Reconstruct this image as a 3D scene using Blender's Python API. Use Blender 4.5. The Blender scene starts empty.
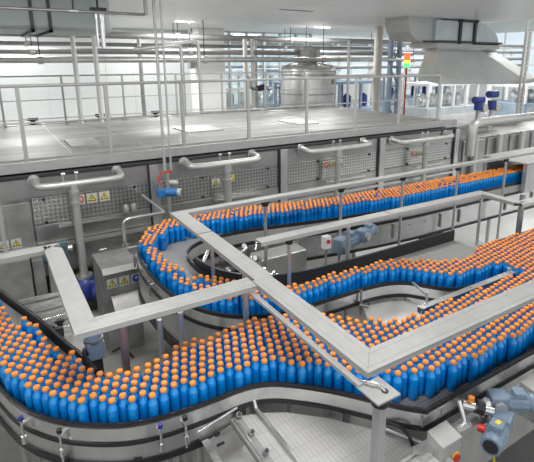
import bpy, bmesh, math, random
import numpy as np
from mathutils import Vector, Matrix
random.seed(7); rng = np.random.default_rng(7)
C = bpy.context.scene
COL = C.collection
PI = math.pi
FL = -0.3            # floor level; bottle belts run at 1.10, the walkway deck at 1.80
BZ = 1.10

# ------------------------------------------------------------------ materials
MATS = {}
def mat(name, col, rough=0.5, metal=0.0, var=0.0, scale=6.0, stretch=(1,1,1), bump=0.0, emit=None, trans=0.0, coat=0.0, spec=None):
    m = bpy.data.materials.new(name); m.use_nodes = True
    nt = m.node_tree; b = nt.nodes['Principled BSDF']
    b.inputs['Base Color'].default_value = (*col, 1); b.inputs['Roughness'].default_value = rough
    b.inputs['Metallic'].default_value = metal
    b.inputs['Transmission Weight'].default_value = trans; b.inputs['Coat Weight'].default_value = coat
    if spec is not None: b.inputs['Specular IOR Level'].default_value = spec
    if emit:
        b.inputs['Emission Color'].default_value = (*emit[0], 1); b.inputs['Emission Strength'].default_value = emit[1]
    if var or bump:
        tc = nt.nodes.new('ShaderNodeTexCoord'); mp = nt.nodes.new('ShaderNodeMapping')
        mp.inputs['Scale'].default_value = stretch
        nz = nt.nodes.new('ShaderNodeTexNoise'); nz.inputs['Scale'].default_value = scale; nz.inputs['Detail'].default_value = 4
        nt.links.new(tc.outputs['Object'], mp.inputs['Vector']); nt.links.new(mp.outputs['Vector'], nz.inputs['Vector'])
        if var:
            r = nt.nodes.new('ShaderNodeValToRGB')
            r.color_ramp.elements[0].position = 0.3; r.color_ramp.elements[1].position = 0.7
            r.color_ramp.elements[0].color = (*[max(0, c*(1-var)) for c in col], 1)
            r.color_ramp.elements[1].color = (*[min(1, c*(1+var)) for c in col], 1)
            nt.links.new(nz.outputs['Fac'], r.inputs['Fac']); nt.links.new(r.outputs['Color'], b.inputs['Base Color'])
        if bump:
            bp = nt.nodes.new('ShaderNodeBump'); bp.inputs['Strength'].default_value = bump; bp.inputs['Distance'].default_value = 0.01
            nt.links.new(nz.outputs['Fac'], bp.inputs['Height']); nt.links.new(bp.outputs['Normal'], b.inputs['Normal'])
    MATS[name] = m
    return m
STEEL  = mat('brushed_steel', (.58,.58,.57), .38, .85, .12, 5, (1,1,.3), .05)
STEELB = mat('bright_steel', (.74,.74,.73), .25, .9, .08, 7)
STEELD = mat('dull_steel', (.36,.355,.345), .45, .7, .25, 4, (1,1,1), .08)
PANEL  = mat('machine_panel_steel', (.44,.43,.415), .33, .75, .14, 1.6, (1,1,2), .06)
COVER  = mat('cover_aluminium', (.40,.40,.39), .5, .2, .07, 9)
RAILM  = mat('railing_grey', (.44,.44,.425), .45, .2)
PIPEM  = mat('matt_pipe_steel', (.52,.52,.50), .42, .6, .06, 6)
BLACK  = mat('black_rubber', (.018,.018,.02), .4)
DARK   = mat('dark_metal', (.05,.05,.055), .45, .5)
WHITE  = mat('white_paint', (.80,.80,.79), .5)
CEIL   = mat('ceiling_white', (.78,.79,.78), .35, 0, .02, 1)
BEIGE  = mat('beige_paint', (.62,.60,.55), .5)
GREENG = mat('grey_green_sheet', (.40,.45,.43), .45, 0, .05, 2)
HOODM  = mat('galvanised_sheet', (.46,.47,.45), .5, .15, .1, 1.5)
HOODL  = mat('galvanised_light', (.52,.56,.58), .5, .1, .1, 2)
BLUEP  = mat('blue_paint', (.02,.04,.22), .35)
BLUEL  = mat('bright_blue_paint', (.03,.18,.45), .35)
MOTOR  = mat('motor_grey_blue', (.20,.27,.36), .4, .1, .08, 12)
TEAL   = mat('teal_motor_paint', (.07,.13,.15), .45)
REDM   = mat('red_plastic', (.6,.03,.02), .35)
ORANGE = mat('orange_cap_plastic', (.94,.31,.035), .5)
LIQ    = mat('blue_drink_bottle', (.0,.235,.70), .14, 0, 0, trans=.0, coat=.25)
LIQ.node_tree.nodes['Principled BSDF'].inputs['Subsurface Weight'].default_value = 0.0
CLEAR  = mat('clear_blue_shoulder', (.01,.28,.72), .12, coat=.3)
YEL    = mat('sticker_yellow', (.75,.62,.05), .5)
STW    = mat('sticker_white', (.58,.58,.50), .5)
STB    = mat('sticker_blue', (.02,.1,.5), .5)
STR    = mat('sticker_red', (.6,.05,.04), .5)
PINK   = mat('reddish_tube_steel', (.36,.24,.23), .35, .6)
HOSE   = mat('black_hose', (.012,.012,.012), .55)
PIPEF  = mat('far_pipe_steel', (.30,.30,.30), .5, .3)
LAMP   = mat('lamp_diffuser', (.9,.9,.9), .5, emit=((1,1,.98), 9))
LRED   = mat('signal_red', (.8,.03,.02), .4, emit=((1,.08,.03), 3))
LGRN   = mat('signal_green', (.03,.6,.1), .4, emit=((.1,1,.2), 2))
LYEL   = mat('signal_amber', (.8,.5,.02), .4, emit=((1,.55,.05), 2))
BLUEM  = mat('pale_blue_machine', (.36,.45,.54), .4, .1, .2, 1.5)
BLUED  = mat('steel_blue_truss', (.20,.26,.34), .45)
WALLM  = mat('white_wall_panel', (.60,.63,.63), .45, 0, .03, .6)

def tile_mat(name, col, line, sx, sy, lw=.06, rough=.45, off=0.0, metal=0.0, rot=0.0, var=.0):
    """rows of modules divided by thin joints, in object space"""
    m = bpy.data.materials.new(name); m.use_nodes = True
    nt = m.node_tree; b = nt.nodes['Principled BSDF']; b.inputs['Roughness'].default_value = rough; b.inputs['Metallic'].default_value = metal
    tc = nt.nodes.new('ShaderNodeTexCoord'); mp = nt.nodes.new('ShaderNodeMapping'); mp.inputs['Rotation'].default_value = (0,0,rot)
    br = nt.nodes.new('ShaderNodeTexBrick'); br.offset = off
    br.inputs['Color1'].default_value = (*col,1); br.inputs['Color2'].default_value = (*[c*(1-var) for c in col],1); br.inputs['Mortar'].default_value = (*line,1)
    br.inputs['Scale'].default_value = 1; br.inputs['Brick Width'].default_value = sx; br.inputs['Row Height'].default_value = sy
    br.inputs['Mortar Size'].default_value = lw*min(sx, sy); br.inputs['Mortar Smooth'].default_value = .3
    nt.links.new(tc.outputs['Object'], mp.inputs['Vector']); nt.links.new(mp.outputs['Vector'], br.inputs['Vector'])
    nt.links.new(br.outputs['Color'], b.inputs['Base Color'])
    return m
FLOORM = mat('floor_resin', (.27,.265,.25), .35, 0, .14, 2.2, (1,1,1), .03)
BELT   = tile_mat('grey_slat_belt', (.30,.30,.29), (.17,.17,.17), .5, .03, .12, .4, var=.06)
BELTD  = tile_mat('dark_slat_belt', (.20,.20,.20), (.11,.11,.11), .5, .03, .12, .35)
MATT   = tile_mat('white_modular_belt', (.60,.59,.58), (.47,.465,.46), .030, .11, .10, .4, .0, var=.04)
DECKM  = mat('walkway_deck_plate', (.35,.345,.335), .42, .2, .32, 1.0, (.45,3.2,1), .03)

def quilt_mat():
    m = bpy.data.materials.new('diamond_quilted_steel'); m.use_nodes = True
    nt = m.node_tree; b = nt.nodes['Principled BSDF']; b.inputs['Roughness'].default_value = .25; b.inputs['Metallic'].default_value = .85
    tc = nt.nodes.new('ShaderNodeTexCoord'); mp = nt.nodes.new('ShaderNodeMapping'); mp.inputs['Rotation'].default_value = (0, math.radians(45), 0)
    ck = nt.nodes.new('ShaderNodeTexChecker'); ck.inputs['Scale'].default_value = 23
    ck.inputs['Color1'].default_value = (.62,.62,.6,1); ck.inputs['Color2'].default_value = (.38,.375,.36,1)
    bp = nt.nodes.new('ShaderNodeBump'); bp.inputs['Strength'].default_value = .5; bp.inputs['Distance'].default_value = .01
    nt.links.new(tc.outputs['Object'], mp.inputs['Vector']); nt.links.new(mp.outputs['Vector'], ck.inputs['Vector'])
    nt.links.new(ck.outputs['Color'], b.inputs['Base Color']); nt.links.new(ck.outputs['Fac'], bp.inputs['Height']); nt.links.new(bp.outputs['Normal'], b.inputs['Normal'])
    return m
QUILT = quilt_mat()
def glass_mat():
    m = bpy.data.materials.new('pale_window_glass'); m.use_nodes = True
    nt = m.node_tree; nt.nodes.remove(nt.nodes['Principled BSDF']); out = nt.nodes['Material Output']
    g = nt.nodes.new('ShaderNodeBsdfGlossy'); g.inputs['Roughness'].default_value = .05
    t = nt.nodes.new('ShaderNodeBsdfTransparent'); t.inputs['Color'].default_value = (.90,.95,.97,1)
    x = nt.nodes.new('ShaderNodeMixShader'); x.inputs['Fac'].default_value = .12
    nt.links.new(t.outputs[0], x.inputs[1]); nt.links.new(g.outputs[0], x.inputs[2]); nt.links.new(x.outputs[0], out.inputs['Surface'])
    return m
GLASS = glass_mat()

# ------------------------------------------------------------------ mesh building (world coordinates)
def smooth_path(pts, n=3, closed=False):
    """Chaikin corner cutting that keeps the ends"""
    for _ in range(n):
        q = []
        m = len(pts)
        rngi = range(m if closed else m-1)
        if not closed: q.append(pts[0])
        for i in rngi:
            a, b = pts[i], pts[(i+1) % m]
            q.append(tuple(.75*u+.25*v for u, v in zip(a, b))); q.append(tuple(.25*u+.75*v for u, v in zip(a, b)))
        if not closed: q.append(pts[-1])
        pts = q
    return pts
def offset_path(p, d):
    out = []
    for i in range(len(p)):
        a = p[max(0, i-1)]; b = p[min(len(p)-1, i+1)]
        dx, dy = b[0]-a[0], b[1]-a[1]; l = math.hypot(dx, dy) or 1
        out.append((p[i][0]-dy/l*d, p[i][1]+dx/l*d))
    return out

class MB:
    def __init__(s): s.v = []; s.f = []; s.mi = []; s.sm = []; s.slot = 0; s.marks = []
    def add(s, vs, fs, smooth=False):
        n = len(s.v); s.v += [tuple(map(float, v)) for v in vs]
        for f in fs: s.f.append([n+i for i in f]); s.mi.append(s.slot); s.sm.append(smooth)
        return s
    def box(s, a, b, rz=0, piv=None):
        s.marks.append((len(s.v), len(s.f)))
        x0,x1 = sorted((a[0],b[0])); y0,y1 = sorted((a[1],b[1])); z0,z1 = sorted((a[2],b[2]))
        vs = [(x,y,z) for z in (z0,z1) for x,y in ((x0,y0),(x1,y0),(x1,y1),(x0,y1))]
        if rz:
            cx,cy = piv or ((x0+x1)/2,(y0+y1)/2); c,sn = math.cos(rz), math.sin(rz)
            vs = [(cx+(x-cx)*c-(y-cy)*sn, cy+(x-cx)*sn+(y-cy)*c, z) for x,y,z in vs]
        return s.add(vs, [(3,2,1,0),(4,5,6,7),(0,1,5,4),(1,2,6,5),(2,3,7,6),(3,0,4,7)])
    def prism(s, poly, z0, z1):
        s.marks.append((len(s.v), len(s.f)))
        n = len(poly)
        ar = sum(poly[i][0]*poly[(i+1)%n][1]-poly[(i+1)%n][0]*poly[i][1] for i in range(n))
        if ar < 0: poly = poly[::-1]
        vs = [(x,y,z0) for x,y in poly]+[(x,y,z1) for x,y in poly]
        return s.add(vs, [tuple(range(n))[::-1], tuple(range(n,2*n))]+[(i,(i+1)%n,n+(i+1)%n,n+i) for i in range(n)])
    def strip(s, path, z0, z1, d0, d1, smooth=False, sk=(0,0)):
        """wall following a plan path, between two sideways offsets (left of travel positive)"""
        a = offset_path(path, d0); b = offset_path(path, d1); n = len(path)
        for q, d in ((a,d0),(b,d1)):
            for e, i0, i1 in ((0,0,1),(-1,-2,-1)):
                if sk[e]:
                    ux, uy = path[i1][0]-path[i0][0], path[i1][1]-path[i0][1]; l = math.hypot(ux,uy); k = sk[e]*d/l
                    q[e] = (q[e][0]+ux*k, q[e][1]+uy*k)
        vs = [(x,y,z0) for x,y in a]+[(x,y,z1) for x,y in a]+[(x,y,z0) for x,y in b]+[(x,y,z1) for x,y in b]
        fs = []
        for i in range(n-1):
            fs += [(i,i+1,n+i+1,n+i),(2*n+i+1,2*n+i,3*n+i,3*n+i+1),(n+i,n+i+1,3*n+i+1,3*n+i),(i+1,i,2*n+i,2*n+i+1)]
        fs += [(0,n,3*n,2*n),(n-1,2*n+n-1,4*n-1,2*n-1)]
        return s.add(vs, fs, smooth)
    def cyl(s, p, q, r, r2=None, seg=12, caps=True, smooth=True):
        s.marks.append((len(s.v), len(s.f)))
        p, q = Vector(p), Vector(q); r2 = r if r2 is None else r2
        d = (q-p).normalized(); a = d.orthogonal().normalized(); b = d.cross(a)
        vs = []
        for c, rr in ((p,r),(q,r2)):
            for i in range(seg):
                t = 2*PI*i/seg; vs.append(c+(a*math.cos(t)+b*math.sin(t))*rr)
        s.add(vs, [(i,(i+1)%seg,seg+(i+1)%seg,seg+i) for i in range(seg)], smooth)
        if caps:
            s.add(vs[:seg], [tuple(range(seg))[::-1]]); s.add(vs[seg:], [tuple(range(seg))])
        return s
    def tube(s, pts, r, seg=10, rounds=2):
        s.marks.append((len(s.v), len(s.f)))
        pts = [Vector(p) for p in (smooth_path([tuple(p) for p in pts], rounds) if rounds else pts)]
        rings = []; a = None
        for i, p in enumerate(pts):
            d = (pts[min(i+1,len(pts)-1)]-pts[max(i-1,0)]).normalized()
            a = d.orthogonal().normalized() if a is None else (a-d*a.dot(d)).normalized()
            b = d.cross(a)
            rings.append([p+(a*math.cos(2*PI*k/seg)+b*math.sin(2*PI*k/seg))*r for k in range(seg)])
        vs = [v for rg in rings for v in rg]; fs = []
        for i in range(len(pts)-1):
            for k in range(seg): fs.append((i*seg+k, i*seg+(k+1)%seg, (i+1)*seg+(k+1)%seg, (i+1)*seg+k))
        s.add(vs, fs, True); s.add(rings[0], [tuple(range(seg))[::-1]]); s.add(rings[-1], [tuple(range(seg))])
        return s
    def lathe(s, prof, c=(0,0,0), seg=16, axis='z', smooth=True):
        s.marks.append((len(s.v), len(s.f)))
        vs = []; n = len(prof)
        for r, h in prof:
            for k in range(seg):
                t = 2*PI*k/seg; u, w = r*math.cos(t), r*math.sin(t)
                vs.append({'z':(c[0]+u,c[1]+w,c[2]+h),'x':(c[0]+h,c[1]+u,c[2]+w),'y':(c[0]+w,c[1]+h,c[2]+u)}[axis])
        fs = [(i*seg+k, i*seg+(k+1)%seg, (i+1)*seg+(k+1)%seg, (i+1)*seg+k) for i in range(n-1) for k in range(seg)]
        s.add(vs, fs, smooth)
        s.add(vs[:seg], [tuple(range(seg))[::-1]]); s.add(vs[-seg:], [tuple(range(seg))])
        return s
    def each(s, name, m, parent, bevel=0.0, per=1):
        """one object per primitive (or per run of `per` primitives)"""
        mk = s.marks[::per]+[(len(s.v), len(s.f))]; out = []
        for (v0,f0), (v1,f1) in zip(mk[:-1], mk[1:]):
            b = MB(); b.v = s.v[v0:v1]; b.f = [[i-v0 for i in f] for f in s.f[f0:f1]]; b.mi = s.mi[f0:f1]; b.sm = s.sm[f0:f1]
            out.append(b.build(name, m, parent, bevel))
        return out
    def build(s, name, m, parent=None, bevel=0.0, origin=None):
        me = bpy.data.meshes.new(name)
        if parent is not None:
            o = Vector((0,0,0)); p = parent
            while p is not None: o += p.location; p = p.parent
        else:
            xs, ys, zs = zip(*s.v)
            o = Vector(((min(xs)+max(xs))/2, (min(ys)+max(ys))/2, min(zs))) if origin is None else Vector(origin)
        me.from_pydata([tuple(Vector(v)-o) for v in s.v], [], s.f)
        for mm in (m if isinstance(m, (list, tuple)) else [m]): me.materials.append(mm)
        me.polygons.foreach_set('material_index', s.mi); me.polygons.foreach_set('use_smooth', s.sm); me.update()
        ob = bpy.data.objects.new(name, me); COL.objects.link(ob)
        if parent is not None: ob.parent = parent
        else: ob.location = o
        if bevel:
            bv = ob.modifiers.new('edge', 'BEVEL'); bv.width = bevel; bv.segments = 2; bv.limit_method = 'ANGLE'
        return ob
def tag(o, label, cat, group=None, kind=None):
    o['label'] = label; o['category'] = cat
    if group: o['group'] = group
    if kind: o['kind'] = kind
    return o
def thing(name, label, cat, loc=(0,0,0), group=None):
    o = bpy.data.objects.new(name, None); COL.objects.link(o); o.location = loc; o.empty_display_size = .1
    return tag(o, label, cat, group)
def struct(o): o['kind'] = 'structure'; return o

# ------------------------------------------------------------------ camera
F, PX, PY, PITCH, YAW, CZ = 476.0, 290.0, 182.0, math.radians(14.5), math.radians(57.4), 3.3
cd = bpy.data.cameras.new('camera'); cam = bpy.data.objects.new('camera', cd); COL.objects.link(cam)
cam.location = (0,0,CZ); cam.rotation_euler = (PI/2-PITCH, 0, YAW-PI/2)
cd.sensor_fit = 'HORIZONTAL'; cd.sensor_width = 36; cd.lens = 36*F/534
cd.shift_x = (267-PX)/534; cd.shift_y = (PY-231)/534; cd.clip_end = 200
C.camera = cam
FW = Vector((math.cos(YAW)*math.cos(PITCH), math.sin(YAW)*math.cos(PITCH), -math.sin(PITCH)))
RT = Vector((math.sin(YAW), -math.cos(YAW), 0)); UP = RT.cross(FW)
def in_frame(p, pad=8):
    v = Vector(p)-Vector((0,0,CZ)); d = v.dot(FW)
    if d < .2: return False
    x = PX+F*v.dot(RT)/d; y = PY-F*v.dot(UP)/d
    return -pad < x < 534+pad and -pad < y < 462+pad

# ------------------------------------------------------------------ room shell
struct(MB().box((-12,-4,FL-.1),(40,34,FL)).build('floor', FLOORM))
struct(MB().prism([(5.0,4.0),(12,1),(16,4),(12,6.6),(5.6,6.6)], FL, FL+.004).build('floor', mat('window_lit_floor', (.66,.66,.65), .4, 0, .05, 2)))  # light from the hall windows put into a paler floor patch
ceil = MB()
ceil.prism([(-12,-4),(13.2,-4),(13.6,9),(15.4,16.2),(15.4,18.9),(-12,18.9)], 4.4, 4.7)
struct(ceil.build('ceiling', CEIL))
struct(MB().prism([(13.4,-4),(40,-4),(40,34),(-12,34),(-12,19.3),(16,19.3),(16,12)], 8.4, 8.6).build('ceiling', CEIL))
w = MB(); w.box((-12,18.9,FL),(7.55,19.1,4.4))
for i in range(17): w.box((-9+i*1.0,18.885,FL),(-8.985+i*1.0,18.9,4.4))
struct(w.build('wall_back', WALLM))
struct(MB().box((-12,-4,FL),(-11.8,18.9,4.4)).build('wall_left', WALLM))
col = thing('square_column', 'broad white square column rising to the ceiling behind the walkway', 'column', (8.1,17.6,FL))
MB().box((7.0,17.2,FL),(8.05,18.2,4.4)).build('shaft', WHITE, col, .02)
MB().box((7.0,17.19,FL),(8.05,17.2,FL+.15)).build('skirting', CEIL, col)

# partition of pale glass right of the column and windows of the tall hall
def window(name, x0, x1, y, z0, z1, nx, nz, fr=.05, fm=WHITE, alongy=False):
    o = MB(); g = MB()
    def bx(m, a0, a1, h0, h1, t):
        if alongy: m.box((y-t,a0,h0),(y+t,a1,h1))
        else: m.box((a0,y-t,h0),(a1,y+t,h1))
    for i in range(nx+1):
        x = x0+(x1-x0)*i/nx; bx(o, x-fr, x+fr, z0, z1, .06)
    for j in range(nz+1):
        z = z0+(z1-z0)*j/nz; bx(o, x0, x1, z-fr, z+fr, .05)
    ob = struct(o.build(name, fm)); bx(g, x0, x1, z0, z1, .008); g.build('pane', GLASS, ob)
window('window_1', 8.1, 13.0, 18.6, FL, 4.4, 6, 2, .04, RAILM)
# far walls with window bands
fw = MB(); fw.box((-12,33.8,FL),(40,34,1.2)); fw.box((-12,33.8,5.2),(40,34,8.4)); struct(fw.build('wall_back', WALLM))
fr = MB(); fr.box((39.8,-4,FL),(40,34,1.4)); fr.box((39.8,-4,5.6),(40,34,8.4)); struct(fr.build('wall_right', WALLM))
window('window_2', -12, 40, 33.9, 1.2, 5.2, 22, 3, .07)
window('window_3', -4, 34, 39.9, 1.4, 5.6, 16, 3, .07, WHITE, True)

# recessed ceiling lights
LIGHTS = [(x, y) for y in (1.5, 5.5, 9.8, 14.35) for x in (-3.5, .95, 5.42, 10.55)]
for i, (x, y) in enumerate(LIGHTS):
    seen = y > 14 and x > 5
    if y > 9 and not seen: continue
    t = thing('recessed_ceiling_light', {5.42:'bright recessed ceiling light left of the white column head', 10.55:'bright recessed ceiling light near the far ceiling edge'}[x] if seen else 'recessed ceiling light above the bottle conveyors', 'ceiling light', (x,y,4.37), 'recessed ceiling lights')
    MB().box((x-.31,y-.13,4.385),(x+.31,y+.13,4.405)).build('frame', WHITE, t)
    MB().box((x-.27,y-.09,4.375),(x+.27,y+.09,4.386)).build('diffuser', LAMP, t)
vent = thing('ceiling_vent', 'thin dark slot vent in the white ceiling', 'vent', (6.4,9.8,4.38))
MB().box((6.0,9.74,4.388),(6.9,9.86,4.402)).build('grille', DARK, vent)
MB().box((5.96,9.71,4.394),(6.94,9.89,4.40)).build('surround', WHITE, vent)

# ------------------------------------------------------------------ the tunnel machine behind
WY = 7.5
pm = thing('tunnel_pasteuriser', 'long stainless steel tunnel machine with panelled side below the walkway', 'machine', (4.5,9.9,FL))
MB().box((-3,WY+.05,.12),(9.6,12.3,1.66)).build('body', STEELD, pm)
b_ = MB()
for x in np.arange(-2.8, 9.6, 1.6):
    for y in (7.8, 12.0): b_.cyl((x,y,FL),(x,y,.15),.05)
b_.each('foot', STEEL, pm)
bays = [(-2.75,-.3),(-.3,2.15),(2.15,4.6),(4.6,7.1),(7.1,9.55)]
for k, (x0, x1) in enumerate(bays):
    xa = x0+.7 if k == 1 else x0+.03
    MB().box((x0+.03,WY,1.37),(x1-.05,WY+.06,1.655)).build('upper_panel', PANEL, pm, .006)
    MB().box((xa,WY-.004,.95),(x1-.05,WY+.06,1.365)).build('quilted_panel', QUILT, pm, .006)
    MB().box((xa,WY-.01,.66),(x1-.05,WY+.06,.942)).build('lower_panel', PANEL, pm, .006)
    MB().box((x0+.03,WY-.0,.15),(x1-.05,WY+.06,.60)).build('skirt_panel', STEELD, pm, .006)
    if k == 1: MB().box((x0+.03,WY-.03,.62),(xa-.02,WY+.06,1.325)).build('hatch_door', STEELD, pm, .008)
    MB().box((x1-.05,WY-.07,.1),(x1+.10,WY+.05,1.66)).build('divider_post', STEEL, pm, .005)
    MB().box((x1-.075,WY-.03,.1),(x1-.05,WY+.05,1.66)).build('divider_seam', DARK, pm)
    bo = MB()
    for bx in (x0+.85, x1-.3):
        for bz in (1.33, .98): bo.cyl((bx,WY-.03,bz),(bx,WY,bz),.022)
    bo.each('lock_knob', BLACK, pm)
    # rail bracket between panels
    MB().box((x0+1.0,WY-.14,.90),(x1-.5,WY-.02,.92)).build('shelf_lip', STEELB, pm)
st = MB(); st.box((-3,WY-.10,.60),(9.6,WY+.02,.65)); st.build('cable_channel', STEEL, pm)
MB().box((-3,WY-.02,1.66),(9.6,WY+.10,1.70)).build('top_edge', DARK, pm)

def sticker(parent, x, y, z, kinds, s=.13):
    for i, k in enumerate(kinds):
        xc = x+i*s*1.2
        p = MB().box((xc-s/2,y-.004,z-s/2),(xc+s/2,y,z+s/2)).build('warning_sticker', STW if k != 'y' else YEL, parent)
        if k in 'ty':
            m = MB(); t = s*.42
            def tri(r, yy): return [(xc-r,yy,z-r*.75),(xc+r,yy,z-r*.75),(xc,yy,z+r*.95)]
            a = tri(t,y-.008)+tri(t,y-.003); m.add(a, [(0,1,2),(5,4,3),(0,3,4,1),(1,4,5,2),(2,5,3,0)])
            m.build('triangle_symbol', DARK, p)
            m = MB(); a = tri(t*.72,y-.011)+tri(t*.72,y-.006); m.add(a, [(0,1,2),(5,4,3),(0,3,4,1),(1,4,5,2),(2,5,3,0)])
            m.build('triangle_field', YEL, p)
            MB().box((xc-.005,y-.014,z-s*.14),(xc+.005,y-.009,z+s*.14)).build('exclamation_mark', DARK, p)
        elif k == 'b':
            MB().cyl((xc,y-.009,z),(xc,y-.003,z),s*.42,seg=20).build('round_symbol', STB, p)
            MB().cyl((xc,y-.013,z+.01),(xc,y-.008,z+.01),s*.14,seg=10).build('figure_mark', STW, p)
        elif k == 'r':
            m = MB(); n = 20
            for q in range(n):
                a0, a1 = 2*PI*q/n, 2*PI*(q+1)/n
                vs = [(xc+math.cos(a)*r,yy,z+math.sin(a)*r) for yy in (y-.009,y-.003) for a, r in ((a0,s*.30),(a1,s*.30),(a1,s*.43),(a0,s*.43))]
                m.add(vs, [(0,1,2,3),(7,6,5,4),(3,2,6,7),(1,0,4,5)])
            m.cyl((xc-s*.27,y-.006,z+s*.27),(xc+s*.27,y-.006,z-s*.27),.008,seg=4)
            m.build('prohibition_symbol', STR, p)
sticker(pm, 1.03, WY-.012, 1.25, 'rtt', .15)
sticker(pm, -.02, WY-.035, .75, 'tt', .13)
sticker(pm, 3.25, WY-.012, 1.2, 't', .15); sticker(pm, 3.55, WY-.012, 1.24, 'y', .12)
sticker(pm, 5.65, WY-.012, 1.24, 'rtt', .15); sticker(pm, 8.15, WY-.012, 1.2, 'rtt', .15)

# U shaped manifold pipes on the machine wall
def manifold(x0, x1, xc, y, z, z_end, r, label, flange=True, pump=False):
    t = thing('manifold_pipe', label, 'pipe', (xc,y,z_end), 'manifold pipes on the machine wall')
    m = MB(); m.tube([(x0+.02,WY+.02,z+.03),(x0+.02,y+.12,z+.03),(x0+.04,y+.02,z+.01),(x0+.18,y,z),(xc,y,z),(x1-.18,y,z),(x1-.04,y+.02,z+.01),(x1-.02,y+.12,z+.03),(x1-.02,WY+.02,z+.03)], r, 12, 2)
    m.build('cross_pipe', PIPEM, t)
    m = MB(); m.cyl((xc,y,z),(xc,y,z-.16),r*1.15); m.cyl((xc,y,z-.16),(xc,y,z_end),r*1.0, r*1.15)
    m.build('down_pipe', PIPEM, t)
    m = MB(); m.cyl((xc,y,z-.10),(xc,y,z-.14),r*1.45); m.cyl((xc,y,z-.26),(xc,y,z-.29),r*1.4)
    for xx in (x0+.02, x1-.02): m.cyl((xx,WY-.02,z+.03),(xx,WY-.05,z+.03),r*1.6)
    m.each('clamp_ring', STEEL, t)
    m = MB()
    for dx in (-.12, .05):
        m.cyl((xc+dx,y+.02,z+r),(xc+dx,y+.02,z+r+.10),.012); m.cyl((xc+dx-.02,y+.02,z+r+.10),(xc+dx+.03,y+.02,z+r+.10),.022)
    m.each('vent_cock', STEEL, t, 0, 2)
manifold(.44, 1.62, .92, 7.08, 1.60, .20, .052, 'stainless U pipe at far left feeding down into the blue pump', pump=True)
manifold(2.66, 3.98, 3.32, 7.15, 1.60, .1, .06, 'stainless U pipe on the wall just right of the blue wall valve')
manifold(5.0, 6.6, 5.72, 7.2, 1.60, .1, .055, 'stainless U pipe on the third bay between two divider posts')
manifold(7.38, 9.15, 8.2, 7.2, 1.56, .1, .055, 'stainless U pipe on the rightmost bay of the machine')

pu = thing('centrifugal_pump', 'dark blue pump under the tall grey pipe at left', 'pump', (.92,7.0,FL))
m = MB(); m.lathe([(.09,-.02),(.17,0),(.20,.05),(.20,.20),(.16,.28),(.09,.32)], (.92,7.08,-.12), 20); m.build('volute', BLUEP, pu)
m = MB(); m.cyl((.92,7.08,.17),(.92,7.08,.22),.12,seg=18); m.build('flange', STEEL, pu)
m = MB(); m.cyl((1.0,6.85,.02),(1.3,6.7,.02),.11,seg=16); m.build('motor', BLUEP, pu)
m = MB(); m.cyl((1.30,6.7,.02),(1.36,6.67,.02),.12,seg=16); m.build('end_cap', STEELB, pu)
MB().box((.78,6.9,FL),(1.25,7.2,-.12)).build('base_block', DARK, pu)

# wall valve with conduits
vv = thing('wall_valve', 'small blue actuator valve hanging from two thin conduits', 'valve', (2.35,7.2,1.2))
MB().cyl((2.26,7.2,1.25),(2.42,7.1,1.25),.07,seg=14).build('actuator', BLUEL, vv)
MB().cyl((2.42,7.1,1.25),(2.47,7.07,1.25),.062,seg=16).build('dial', STW, vv)
MB().box((2.12,7.15,1.18),(2.27,7.25,1.31)).build('junction_box', BLUEL, vv, .01)
MB().box((2.24,7.14,1.57),(2.36,7.17,1.60)).build('lever', STR, vv)
MB().cyl((2.47,7.07,1.25),(2.475,7.067,1.25),.04,seg=14).build('dial_face', TEAL, vv); MB().cyl((2.18,7.2,1.31),(2.18,7.2,1.42),.03).build('cable_gland', STEELB, vv); MB().cyl((2.34,7.2,1.40),(2.44,7.12,1.40),.035).build('pilot_valve', STW, vv); MB().tube([(2.2,7.15,1.6),(2.12,7.12,1.5),(2.18,7.12,1.4)], .014).build('red_hose', STR, vv)
m = MB(); m.cyl((2.30,7.2,.9),(2.30,7.2,1.2),.03); m.cyl((2.30,7.2,1.3),(2.30,7.2,1.56),.03); m.each('valve_stem', STEEL, vv)
tag(MB().cyl((2.27,7.2,1.6),(2.27,7.2,4.4),.022).build('thin_conduit', RAILM), 'left of two thin vertical conduits dropping from the ceiling to the valve', 'conduit', 'thin conduits')
tag(MB().cyl((2.37,7.2,1.6),(2.37,7.2,4.4),.016).build('thin_conduit', RAILM), 'right of two thin vertical conduits dropping from the ceiling to the valve', 'conduit', 'thin conduits')

# walkway deck on top
wk = thing('service_walkway', 'pale plated service walkway along the top of the tunnel machine', 'walkway', (4.5,10,1.7))
MB().box((-3,7.72,1.72),(9.75,12.55,1.8)).build('deck_plate', DECKM, wk)
m = MB(); m.box((-3,7.64,1.72),(9.75,7.715,1.86)); m.build('edge_beam', COVER, wk)
m = MB()
for x in np.arange(-2.5, 9.7, 1.2): m.box((x,7.75,1.802),(x+.02,12.5,1.806))
for x, y, a in ((1.2,8.9,.5),(3.5,9.4,.8),(6.1,9.2,.6)): m.box((x,y,1.80),(x+a,y+.9,1.83))
m.each('deck_seam', STEEL, wk)
def railing(name, xs, y, label, r=.022, zt=2.92, mats=RAILM, x_end=None):
    t = thing(name, label, 'railing', (xs[0],y,1.8), 'walkway railings')
    for x in xs:
        m = MB(); m.box((x-r*1.25,y-r*.9,1.8),(x+r*1.25,y+r*.9,zt)); m.box((x-.06,y-.05,1.8),(x+.06,y+.05,1.815)); m.build('post', mats, t)
    e = x_end or xs[-1]
    m = MB(); m.cyl((xs[0]-.0,y,zt),(e,y,zt),r*1.1); m.build('top_rail', mats, t)
    m = MB(); m.cyl((xs[0],y,2.38),(e,y,2.38),r*.6); m.build('middle_rail', mats, t)
    if y > 9: MB().cyl((xs[0],y,1.95),(e,y,1.95),r*.6).build('lower_rail', mats, t)
    return t
railing('walkway_railing', [-2.2,-.85,.44,1.66,2.9,4.19,5.52,6.80,8.12,9.45], 8.0, 'near railing of thick grey posts along the walkway edge')
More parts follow.
